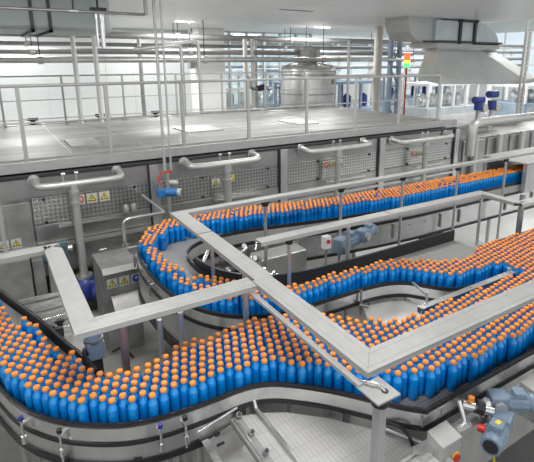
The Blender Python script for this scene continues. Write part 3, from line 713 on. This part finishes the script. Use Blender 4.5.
cover([(1.565,4.60-G),(1.565,2.80)], .15, 1.75, 'flat grey cover running from the rear bend towards the centre joint', [((1.49,3.9),(1.64,3.9))], sk=(.8,0))
cover([(1.545,2.80-G),(1.545,1.64+G)], .155, 1.75, 'flat grey cover running down from the centre joint to the near corner', sk=(0,-1))
cover([(.335,2.81),(1.46,2.79)], .155, 1.75, 'flat grey cover crossing left of the centre joint above bottles', sk=(1,0))
cover([(.335,4.29-G),(.335,2.81+G)], .135, 1.75, 'short wide grey cover leading back from the left corner', sk=(1,-1))
cover([(.335-G,4.29),(-1.2,4.26)], .13, 1.75, 'grey cover leaving the picture at the left edge', sk=(1,0))
cover([(1.545+G,1.64),(2.38-G,1.64)], .16, 1.75, 'short wide grey cover just right of the near corner', sk=(1,0))
cover([(2.38+G,1.64),(9,1.63)], .16, 1.75, 'long wide grey cover over the right-hand bottle mass')
cover([(1.565,4.60),(9.6,4.57)], .11, 1.75, 'long narrow cover in front of the rear bottle lane', sk=(-1,0))
cover([(1.88,3.46),(4.90-G,3.40)], .12, 1.75, 'narrow cover above the black guide in the middle lane', [((3.4,3.38),(3.4,3.48))], sk=(0,1))
cover([(4.90,3.40-G),(4.90,2.89+G)], .12, 1.75, 'short cover jogging between the two middle runs', sk=(-1,-1) if False else (-1,1))
cover([(4.90+G,2.89),(9,2.86)], .12, 1.75, 'narrow cover leaving the picture at the right edge', sk=(1,0))
# second bar beside the near cover and end plate
eb = thing('corner_plate', 'holed steel corner plate at the near end of the covers', 'plate', (1.45,1.45,1.68))
MB().box((1.40,1.55,1.69),(1.435,2.72,1.71)).build('side_bar', COVER, eb)
MB().box((1.395,1.40,1.69),(1.545,1.56,1.702), rz=0).build('plate', COVER, eb, .003)
m = MB(); m.cyl((1.49,1.455,1.7025),(1.49,1.455,1.706),.018,seg=16); m.build('hole_rim', DARK, eb)
m = MB(); m.tube([(1.43,1.58,1.705),(1.44,1.53,1.73),(1.48,1.48,1.73),(1.49,1.455,1.70)], .008); m.build('cable', STEELB, eb)

def post(x, y, label, z0=FL, z1=1.69, r=.02, mm=STEEL, sq=False, cap=True):
    t = thing('support_post', label, 'post', (x,y,z0), 'posts carrying the rail covers')
    m = MB(); (m.box((x-r,y-r,z0),(x+r,y+r,z1)) if sq else m.cyl((x,y,z0),(x,y,z1),r)); m.build('tube', mm, t)
    if cap:
        m = MB(); m.cyl((x,y,z1-.04),(x,y,z1+.0),r*1.9); m.box((x-.05,y-.02,z1-.012),(x+.05,y+.02,z1+.01)); m.build('clamp_head', BLACK, t)
post(2.60,4.6,'support post for rear cover, leftmost with black head', cap=True)
post(3.72,4.6,'support post for rear cover, second from the left')
post(4.82,4.6,'support post for rear cover, third from the left')
post(5.98,4.59,'support post for rear cover, fourth from the left')
post(7.2,4.59,'support post for rear cover, far right')
post(2.21,3.47,'support post for the middle cover, leftmost at the black guide', r=.018)
post(3.08,3.45+.22,'support post for the middle cover beside the grey motor', z1=1.66, r=.02)
post(4.86,3.36,'support post standing on the bolted bridge plate', z0=1.10, r=.018, cap=False)
post(5.45,3.2,'thick dark support post at the right edge', r=.035, mm=STEELD, cap=False)
post(1.455,1.45,'square aluminium post under the holed corner plate', r=.024, mm=COVER, sq=True)
post(1.56,3.10,'steel post between the lanes under the centre joint', r=.022, cap=False)
post(1.66,3.98,'steel post on the inner edge of the serpentine bend', z0=1.10, z1=1.66, r=.018, cap=False)
post(.62,3.17,'reddish steel post under the left crossing cover', z1=1.5, r=.028, mm=PINK, cap=False)
post(.89,3.20,'slim steel post right of the reddish one', z1=1.42, r=.02, cap=False)
post(1.06,3.22,'slim steel post nearest the serpentine bend', z1=1.42, r=.022, cap=False)

# ------------------------------------------------------------------ motors, boxes, small machines
def gearmotor(name, label, c, ang, mm, s=1.0, cat='motor', fan=True):
    """horizontal motor + gear block, axis along ang in plan"""
    x, y, z = c; d = Vector((math.cos(ang), math.sin(ang), 0)); n = Vector((-d.y, d.x, 0)); o = Vector(c)
    t = thing(name, label, cat, c, 'gear motors')
    m = MB(); m.cyl(o, o+d*.17*s, .068*s, seg=20)
    for k in range(12):
        a = 2*PI*k/12; e = n*math.cos(a)+Vector((0,0,1))*math.sin(a)
        m.cyl(o+d*.02*s+e*.068*s, o+d*.15*s+e*.068*s, .007*s, seg=4)
    m.build('motor_body', mm, t)
    m = MB(); m.cyl(o+d*.17*s, o+d*.215*s, .074*s, .066*s, seg=20); m.build('fan_cowl', mm, t)
    m = MB(); m.cyl(o+d*.215*s, o+d*.218*s, .05*s, seg=18); m.build('fan_grille', DARK, t)
    m = MB(); a = o+n*.0; m.box((x-.045*s,y-.045*s,z+.06*s),(x+.045*s,y+.045*s,z+.105*s), ang, (x,y)); 
    m.v = [tuple(Vector(v)+d*.09*s) for v in m.v]; m.build('terminal_box', mm, t, .006)
    m = MB(); m.box((x-.07*s,y-.065*s,z-.075*s),(x+.07*s,y+.065*s,z+.075*s), ang, (x,y)); m.v = [tuple(Vector(v)-d*.065*s) for v in m.v]; m.build('gear_housing', mm, t, .012)
    m = MB(); m.cyl(o-d*.07*s-n*.066*s, o-d*.07*s-n*.10*s, .05*s, seg=16); m.build('output_flange', STEEL, t)
    return t
t = gearmotor('gear_motor', 'grey blue gear motor in front at bottom right with yellow plate', (2.52,1.44,1.0), math.radians(200), MOTOR, .92)
MB().box((2.43,1.395,1.0955),(2.47,1.425,1.10)).build('rating_plate', YEL, t)
gearmotor('gear_motor', 'grey blue gear motor behind the first at bottom right', (2.68,1.51,1.08), math.radians(-35), MOTOR, .85)
dv = thing('drive_coupling', 'steel shafts and black couplings driving the belt beside the motors', 'coupling', (2.4,1.58,1.05))
m = MB(); m.cyl((2.36,1.62,1.13),(2.52,1.5,1.08),.03); m.cyl((2.34,1.63,1.16),(2.34,1.56,1.02),.018); m.each('shaft', STEELB, dv)
m = MB(); m.cyl((2.43,1.57,1.12),(2.47,1.54,1.10),.045); m.build('rubber_coupling', BLACK, dv)
m = MB(); m.lathe([(.02,0),(.035,.02),(.035,.06),(.02,.08)], (2.52,1.55,1.06), 14); m.build('steel_boss', STEELB, dv)
MB().cyl((2.38,1.50,1.03),(2.40,1.46,1.03),.025).build('red_knob', REDM, dv)
MB().cyl((2.40,1.58,1.16),(2.40,1.58,1.19),.02).build('yellow_nipple', ORANGE, dv)
def ebox(x0, x1, y0, y1, z0, z1, label, btn=True):
    t = thing('switch_box', label, 'switch box', ((x0+x1)/2,(y0+y1)/2,z0), 'grey switch boxes')
    m = MB(); vs = [(x0,y0,z0),(x1,y0,z0),(x1,y1,z0),(x0,y1,z0),(x0,y0,z1-.03),(x1,y0,z1-.03),(x1,y1,z1),(x0,y1,z1)]
    m.add(vs, [(3,2,1,0),(4,5,6,7),(0,1,5,4),(1,2,6,5),(2,3,7,6),(3,0,4,7)]); m.build('housing', COVER, t, .004)
    if btn:
        MB().cyl((x1-.05,y0,z0+.05),(x1-.05,y0-.02,z0+.05),.026,seg=16).build('red_button', REDM, t)
        MB().cyl((x1-.05,y0+.001,z0+.05),(x1-.05,y0-.006,z0+.05),.034,seg=16).build('yellow_collar', YEL, t)
ebox(2.0,2.17,1.46,1.585,.92,1.12, 'grey switch box with red button below the belt corner')
ebox(2.95,3.15,1.36,1.58,.82,1.08, 'plain grey switch box at the lower right edge', False)
hs = thing('hanging_cable', 'dark bent cable with steel grip hanging under the belt corner', 'cable', (1.9,1.6,.9))
m = MB(); m.tube([(1.87,1.86,1.06),(1.93,1.72,1.08),(1.955,1.66,1.02),(1.955,1.64,.93)], .011); m.build('cable', BLACK, hs)
MB().cyl((1.955,1.64,.93),(1.955,1.64,.86),.015).build('grip', STEEL, hs)
tag(MB().tube([(2.2,1.44,.80),(2.3,1.36,.74),(2.42,1.38,.78),(2.5,1.45,.84)], .008).build('yellow_cable', YEL), 'thin yellow cable looping below the switch box', 'cable')

# middle motors under the rear lane
gearmotor('gear_motor', 'grey blue gear motor under the rear lane, left of two', (3.72,4.50,.98), math.radians(15), MOTOR, 1.25)
gearmotor('gear_motor', 'grey blue gear motor under the rear lane, right of two', (4.10,4.54,1.02), math.radians(20), MOTOR, 1.1)
t = thing('stop_button_box', 'small white box with red stop button near the rear motors', 'switch box', (3.5,4.4,.8)); MB().box((3.34,4.42,1.0),(3.44,4.50,1.16)).build('housing', WHITE, t, .004); MB().cyl((3.39,4.42,1.10),(3.39,4.40,1.10),.025).build('red_button', REDM, t)
MB().cyl((3.39,4.46,FL),(3.39,4.46,1.0),.015).build('stalk', STEEL, t)
t = thing('low_blue_motor', 'dark violet blue motor low beneath the rear lane at right', 'motor', (5.9,4.9,.3)); MB().cyl((5.75,4.95,.42),(6.15,4.95,.42),.11,seg=16).build('motor_body', BLUEP, t); MB().box((5.8,4.85,FL),(6.1,5.05,.34)).build('foot', DARK, t)
# low return conveyor inside the loop
rc = thing('low_return_conveyor', 'dark low return belt with tube frame inside the serpentine loop', 'conveyor', (3.5,4.1,FL))
MB().box((2.35,3.85,.72),(4.75,4.30,.76)).build('belt', BLACK, rc)
m = MB()
for y in (3.82,4.33): m.box((2.3,y-.012,.70),(5.2,y+.012,.80))
m.each('side_rail', STEEL, rc)
m = MB(); m.cyl((2.3,3.80,.92),(5.3,3.80,.92),.014); m.cyl((3.3,4.36,.66),(5.6,4.36,.66),.02)
for x in (2.6,3.2,3.8,4.4,5.0): m.cyl((x,3.80,.92),(x,3.82,.75),.012)
m.each('frame_tube', STEELB, rc)
for x in (2.5,3.6,4.7):
    for y in (3.85,4.3): MB().cyl((x,y,FL),(x,y,.72),.02).build('leg', STEEL, rc)
# corner machine inside the bend
ck_ = thing('bend_drive_unit', 'tangle of small steel drive fittings inside the serpentine bend', 'drive unit', (2.2,4.6,.4))
m = MB()
random.seed(3)
for k in range(34):
    x, y, z = random.uniform(1.9,2.6), random.uniform(4.2,5.0), random.uniform(.75,1.08)
    m.cyl((x,y,z),(x+random.uniform(-.12,.12),y+random.uniform(-.12,.12),z+random.uniform(-.06,.1)), random.uniform(.012,.035), seg=8)
m.each('fitting', STEELB, ck_)
MB().box((1.9,4.2,.62),(2.6,5.0,.70)).build('base_plate', DARK, ck_); MB().box((2.1,4.4,FL),(2.3,4.6,.62)).build('pedestal', STEELD, ck_)
m = MB(); m.box((2.62,4.75,.30),(3.3,5.05,.90)); tag(m.build('steel_cabinet', PIPEM, None, .01), 'bright steel cabinet just beneath the rear lane by the bend', 'cabinet')

# drive at the inner corner of the front lane (left)
gm = thing('vertical_gear_motor', 'upright grey blue gear motor at the inner bend of the front lane', 'motor', (.45,3.42,.9))
MB().cyl((.46,3.45,1.28),(.46,3.45,1.42),.06,seg=16).build('motor_body', MOTOR, gm)
MB().box((.40,3.39,1.12),(.52,3.51,1.27)).build('gear_housing', MOTOR, gm, .012)
MB().cyl((.46,3.45,1.265),(.46,3.45,1.285),.072,seg=16).build('flange', STEELD, gm)
m = MB(); m.cyl((.46,3.45,.9),(.46,3.45,1.12),.05); m.build('shaft_housing', BLACK, gm)
m = MB(); m.tube([(.40,3.38,1.2),(.37,3.33,1.3),(.37,3.30,1.2)], .012); m.tube([(.58,3.4,1.15),(.64,3.32,1.22),(.7,3.28,1.12)], .010); m.each('cable', BLACK, gm)
MB().cyl((.46,3.45,FL),(.46,3.45,.9),.03).build('stand', STEELD, gm)

# steel cabinet with stickers left of the serpentine
bx = thing('sticker_cabinet', 'dark steel cabinet bearing warning stickers beside the serpentine bend', 'cabinet', (1.15,5.6,FL))
MB().box((.93,5.62,FL),(1.36,6.25,.84)).build('body', STEELD, bx, .008)
m = MB(); vs = [(.93,5.58,.80),(1.40,5.58,.80),(1.40,5.64,.86),(.93,5.64,.86)]; m.add(vs+[(x,y+.02,z-.02) for x,y,z in vs], [(0,1,2,3),(7,6,5,4),(0,4,5,1),(1,5,6,2),(2,6,7,3),(3,7,4,0)]); m.build('top_lip', STEELB, bx)
m = MB(); vs = [(1.0,5.40,.34),(1.36,5.40,.34),(1.36,5.61,.50),(1.0,5.61,.50)]; m.add(vs+[(x,y,z-.03) for x,y,z in vs], [(0,1,2,3),(7,6,5,4),(0,4,5,1),(1,5,6,2),(2,6,7,3),(3,7,4,0)]); m.build('chute_lid', STEELD, bx)
sticker(bx, 1.03, 5.617, .66, 'ttb', .12)
tf = thing('tube_frame', 'bent stainless tube frame standing behind the serpentine bend', 'frame', (1.3,6.1,FL))
m = MB(); m.tube([(1.38,6.35,FL),(1.38,6.35,1.10),(1.40,6.35,1.18),(1.48,6.35,1.2),(1.95,6.35,1.2)], .025); m.build('tube', STEELB, tf)
m = MB(); m.cyl((1.38,6.35,.72),(1.38,6.2,.70),.04); m.build('joint', STEEL, tf); m = MB(); m.cyl((1.95,6.35,1.2),(1.95,7.4,1.2),.02); m.build('cross_tube', STEEL, tf)
dr = thing('pipe_tray', 'low tray of thin pipes and fittings along the machine foot', 'pipe tray', (1.2,7.1,.3))
m = MB()
for y, z in ((7.0,.52),(7.1,.46),(6.95,.40)): m.cyl((1.05,y,z),(4.6,y,z),.02)
m.each('thin_pipe', STEEL, dr); MB().box((1.05,6.9,.33),(4.6,7.2,.36)).build('tray', STEELD, dr)
m = MB()
for x in np.arange(1.2,4.5,.33): m.cyl((x,7.0,.36),(x,7.0,.60),.015); m.cyl((x-.05,7.0,.58),(x+.05,7.0,.58),.02)
m.each('cock', STEELB, dr, 0, 2)
for (x, lab) in ((1.9,'grey gauge block, left of the pair in the corner'),(2.02,'grey gauge block, right of the pair in the corner')): tag(MB().lathe([(.05,0),(.05,.10),(.03,.12)], (x-.25,7.3,1.0), 12).build('gauge', STEELD), lab, 'gauge', 'grey gauges')

# left side machines
lm = thing('corner_cabinet', 'dark square cabinet at the far left beneath the machine panels', 'cabinet', (-.2,7,FL))
MB().box((-.6,6.9,FL),(.25,7.3,.70)).build('body', STEELD, lm, .01); MB().box((.27,7.0,FL),(.42,7.3,.62)).build('side_box', STEELD, lm, .01)
tm = thing('teal_motor', 'dark teal pump motor standing near the far left wall panel', 'motor', (.55,6.9,.4))
MB().cyl((.42,7.05,.64),(.62,7.05,.64),.11,seg=16).build('motor_body', TEAL, tm); MB().box((.60,6.98,.55),(.74,7.12,.80)).build('gear_housing', TEAL, tm, .01); MB().cyl((.74,7.05,.68),(.80,7.05,.68),.05).build('shaft', STEEL, tm)
m = MB(); m.tube([(.5,6.95,.75),(.62,6.9,.82),(.72,6.9,.76)], .015); m.build('cable', TEAL, tm); MB().box((.46,6.98,FL),(.7,7.12,.55)).build('stand', STEELD, tm)
tag(MB().box((-.03,7.02,.3),(.02,7.08,2.2)).build('edge_post', COVER), 'pale upright post at the left edge of the picture', 'post')
ls = thing('side_table', 'grey steel table with parallel rails under the left cover', 'table', (.2,4.8,FL))
MB().box((-.05,4.05,.74),(.62,5.35,.78)).build('top', STEELD, ls)
m = MB()
for y in (4.55,4.8,5.1,5.35): m.box((-.1,y-.012,.80),(.64,y+.012,.84))
m.each('cross_rail', STEELB, ls)
m = MB(); m.box((.60,4.05,.70),(.63,5.35,.86)); m.build('edge_strip', STEEL, ls)
for x in (0,.58):
    for y in (4.15,5.25): MB().cyl((x,y,FL),(x,y,.74),.02).build('leg', STEEL, ls)
m = MB()
for x, y in ((.24,4.42),(.3,4.36),(.33,4.5)): m.cyl((x,y,.78),(x,y,.95),.025); m.cyl((x-.04,y,.93),(x+.04,y,.93),.02)
m.each('fitting', DARK, ls, 0, 2)

# ------------------------------------------------------------------ bottles
R = .0305; PITCH_B = .0690
def inside(P, poly):
    x, y = P[:,0], P[:,1]; n = len(poly); c = np.zeros(len(P), bool)
    for i in range(n):
        x0,y0 = poly[i]; x1,y1 = poly[(i+1)%n]
        if y0 == y1: continue
        c ^= ((y0 > y) != (y1 > y)) & (x < (x1-x0)*(y-y0)/(y1-y0)+x0)
    return c
def pack(poly, ang=0.0, jit=.006, drop=0.0, pitch=PITCH_B):
    xs = [p[0] for p in poly]; ys = [p[1] for p in poly]
    cx, cy = (min(xs)+max(xs))/2, (min(ys)+max(ys))/2; L = max(max(xs)-min(xs), max(ys)-min(ys))
    pts = []; n = int(L/pitch)+2
    for j in range(-n, n+1):
        for i in range(-n, n+1):
            u, v = (i+.5*(j%2))*pitch, j*pitch*.866
            pts.append((cx+u*math.cos(ang)-v*math.sin(ang), cy+u*math.sin(ang)+v*math.cos(ang)))
    P = np.array(pts); P = P[inside(P, poly)]
    P = P[rng.random(len(P)) > drop]
    P += rng.normal(0, jit, P.shape)
    P = P[inside(P, poly)]
    for it in range(30):
        D = P[:,None,:]-P[None,:,:]; d = np.hypot(D[...,0], D[...,1])+np.eye(len(P))*9
        k = np.clip(.0662-d, 0, None)/d*.5
        Q = P+(D*k[...,None]).sum(1)
        ok = inside(Q, poly); P = np.where(ok[:,None], Q, P)
    keep = []; 
    for i, p in enumerate(P):
        if all((p[0]-P[j][0])**2+(p[1]-P[j][1])**2 > .0645**2 for j in keep): keep.append(i)
    return P[keep]
A_left = [p for p in offset_path(NA, .041) if p[0] < 1.82]+[(1.88,2.02),(1.98,1.90),(2.2,1.80),(2.6,1.735),(7.6,1.725),(7.6,3.0),(4.35,3.0),(4.12,2.86),(3.86,2.90),(3.7,2.97),(3.6,3.06),(3.4,3.2),(3.2,3.27),(2.68,3.31),(2.2,3.31),(1.95,3.42),(1.78,3.6),(1.62,3.85),(1.50,4.1),(1.42,4.35),(1.38,4.6),(1.36,4.85),(1.25,4.95),(1.245,4.53),(1.26,4.12),(1.315,3.84),(1.405,3.59),(1.56,3.385),(1.75,3.255),(1.94,3.185),(2.13,3.165),(2.86,3.155),(3.11,3.11),(3.29,3.01),(3.40,2.85),(3.50,2.71),(3.64,2.645),(4.2,2.60),(4.2,2.35),(2.9,2.36),(2.55,2.36),(2.38,2.46),(2.12,2.74),(1.98,2.84),(1.78,2.99),(1.4,3.0),(1.12,2.98),(.8,2.93),(.58,2.88),(.46,2.93),(.36,3.03),(.33,3.12),(.28,3.36),(.18,3.56),(.11,3.83),(-.1,4.45),(-.3,5.0)]
B_up = [(1.37,4.93),(1.25,4.99),(1.31,5.24),(1.47,5.5),(1.77,5.69),(2.2,5.80),(2.79,5.70),(3.29,5.55),(4.1,5.38),(5.4,5.30),(9,5.2),(9,4.83),(6.4,4.86),(5.05,4.88),(3.87,5.05),(3.15,5.2),(2.61,5.31),(2.2,5.42),(1.95,5.44),(1.72,5.38),(1.5,5.16)]
PA = pack(A_left, math.radians(8), .005, .0)
PB = pack(B_up, 0, .007, .05)
def thin(P):
    out = []
    for x, y in P:
        bend = 3.75 < y < 5.2 and x < 1.75; leftfar = x < .33 and y > 3.3 and (x+.12) > (4.45-y)*.33-.07
        if (bend and rng.random() < (.32 if x > 1.34 else .08)) or (leftfar and rng.random() < .45): continue
        out.append((x, y))
    return out
PA = thin(PA)
allp = [tuple(p) for p in PA]+[tuple(p) for p in PB]
allp = [p for p in allp if in_frame((p[0],p[1],1.3)) or in_frame((p[0],p[1],1.12))]
allp.sort(key=lambda p: (Vector((p[0],p[1],1.2))-Vector((0,0,CZ))).dot(FW))
print('bottles', len(allp))
body_prof = [(.023,.001),(.029,.002),(.0322,.010),(.0322,.055),(.0302,.066),(.0302,.100),(.0322,.112),(.0322,.140),(.0305,.156)]
neck_prof = [(.0305,.156),(.0250,.172),(.0185,.186),(.0160,.194),(.0160,.206)]
cap_prof = [(.0195,.203),(.0205,.205),(.0205,.217),(.0190,.2225),(.0120,.2245)]
def bottle_body(m, c, seg):
    n = len(m.v)
    m.slot = 0
    def ring(prof, cap0):
        vs = [(c[0]+r*math.cos(2*PI*k/seg), c[1]+r*math.sin(2*PI*k/seg), c[2]+h) for r, h in prof for k in range(seg)]
        fs = [(i*seg+k, i*seg+(k+1)%seg, (i+1)*seg+(k+1)%seg, (i+1)*seg+k) for i in range(len(prof)-1) for k in range(seg)]
        m.add(vs, fs, True)
        if cap0: m.add(vs[:seg], [tuple(range(seg))[::-1]])
    ring(body_prof, True); m.slot = 1; ring(neck_prof, False); m.slot = 0
mb = MB(); bottle_body(mb, (0,0,0), 18)
x0 = mb.build('bottle_body', [LIQ, CLEAR], None, origin=(0,0,0)); body_me = x0.data; bpy.data.objects.remove(x0)
mc = MB(); mc.lathe(cap_prof, (0,0,0), 16); x0 = mc.build('bottle_cap', ORANGE, None, origin=(0,0,0)); cap_me = x0.data; bpy.data.objects.remove(x0)
def region(p):
    x, y = p
    if x < .45: return 'blue drink bottle with orange cap in the near left bend of the front lane'
    if x < 1.5 and y < 3.05: return 'blue drink bottle with orange cap on the foreground stretch left of the centre cover'
    if y > 3.05: return 'blue drink bottle with orange cap on the inner lane just behind the centre joint'
    if y < 1.82 and x < 2.25: return 'blue drink bottle with orange cap at the belt corner by the holed plate'
    if y < 2.06: return 'blue drink bottle with orange cap along the near edge of the right-hand mass'
    return 'blue drink bottle with orange cap between the near cover and the guide arm'
root0 = None
for i, (x, y) in enumerate(allp[:300]):
    if root0 is None:
        root0 = r0 = thing('drink_bottle', region((x,y)), 'bottle', (x,y,BZ+.001), 'blue bottles with orange caps nearest the camera')
        b0 = bpy.data.objects.new('bottle_body', body_me); c0 = bpy.data.objects.new('bottle_cap', cap_me)
        for o in (b0, c0): COL.objects.link(o); o.parent = root0
    else:
        r0 = root0.copy(); COL.objects.link(r0); r0.location = (x,y,BZ+.001); r0['label'] = region((x,y))
        for ch in (b0, c0):
            o = ch.copy(); COL.objects.link(o); o.parent = r0
    r0.rotation_euler.z = random.uniform(0, 6.28)
rest = MB(); rest.slot = 0
tmpl = MB(); bottle_body(tmpl, (0,0,0), 12); tm_v = np.array(tmpl.v); 
capt = MB(); capt.lathe(cap_prof, (0,0,0), 12); cp_v = np.array(capt.v)
nb, ncv = len(tm_v), len(cp_v)
V = []; Fc = []; MI = []; SMO = []
base = 0
for (x, y) in allp[300:]:
    o = np.array([x,y,BZ+.001]); V.append(tm_v+o); V.append(cp_v+o)
    Fc += [[base+k for k in f] for f in tmpl.f]; MI += tmpl.mi; SMO += tmpl.sm
    Fc += [[base+nb+k for k in f] for f in capt.f]; MI += [2]*len(capt.f); SMO += capt.sm
    base += nb+ncv
rest.v = [tuple(v) for v in np.concatenate(V)]; rest.f = Fc; rest.mi = MI; rest.sm = SMO
o = rest.build('drink_bottles', [LIQ, CLEAR, ORANGE])
tag(o, 'dense mass of small blue bottles with orange caps further back along both lanes', 'bottles', None, 'stuff')

# ------------------------------------------------------------------ light
wd = bpy.data.worlds.new('world'); C.world = wd; wd.use_nodes = True
bg = wd.node_tree.nodes['Background']; bg.inputs['Color'].default_value = (.92,.96,1,1); bg.inputs['Strength'].default_value = 1.15
def area(x, y, z, sx, sy, power, name='ceiling_and_fill_lamp'):
    ld = bpy.data.lights.new(name, 'AREA'); ld.shape = 'RECTANGLE'; ld.size = sx; ld.size_y = sy; ld.energy = power; ld.color = (1,.99,.97)
    lo = bpy.data.objects.new(name, ld); COL.objects.link(lo); lo.location = (x,y,z)
for (x, y) in LIGHTS:
  if (x, y) != (10.55, 9.8): area(x, y, 4.365, 1.2, .5, 70 if y < 9 else 110)
for x in (-3.5,.95,5.4,10.5): area(x, 17.0, 4.365, 1.2, .5, 130)  # added lamp row without fixtures, brightens the back wall
for x, y in ((18,12),(26,14),(20,22),(30,24),(12,25),(18,29)): area(x, y, 8.2, 3, 3, 900)
C.view_settings.view_transform = 'Standard'; C.view_settings.look = 'None'; C.view_settings.gamma = 1; C.view_settings.use_curve_mapping = False
C.view_settings.exposure = 0.0
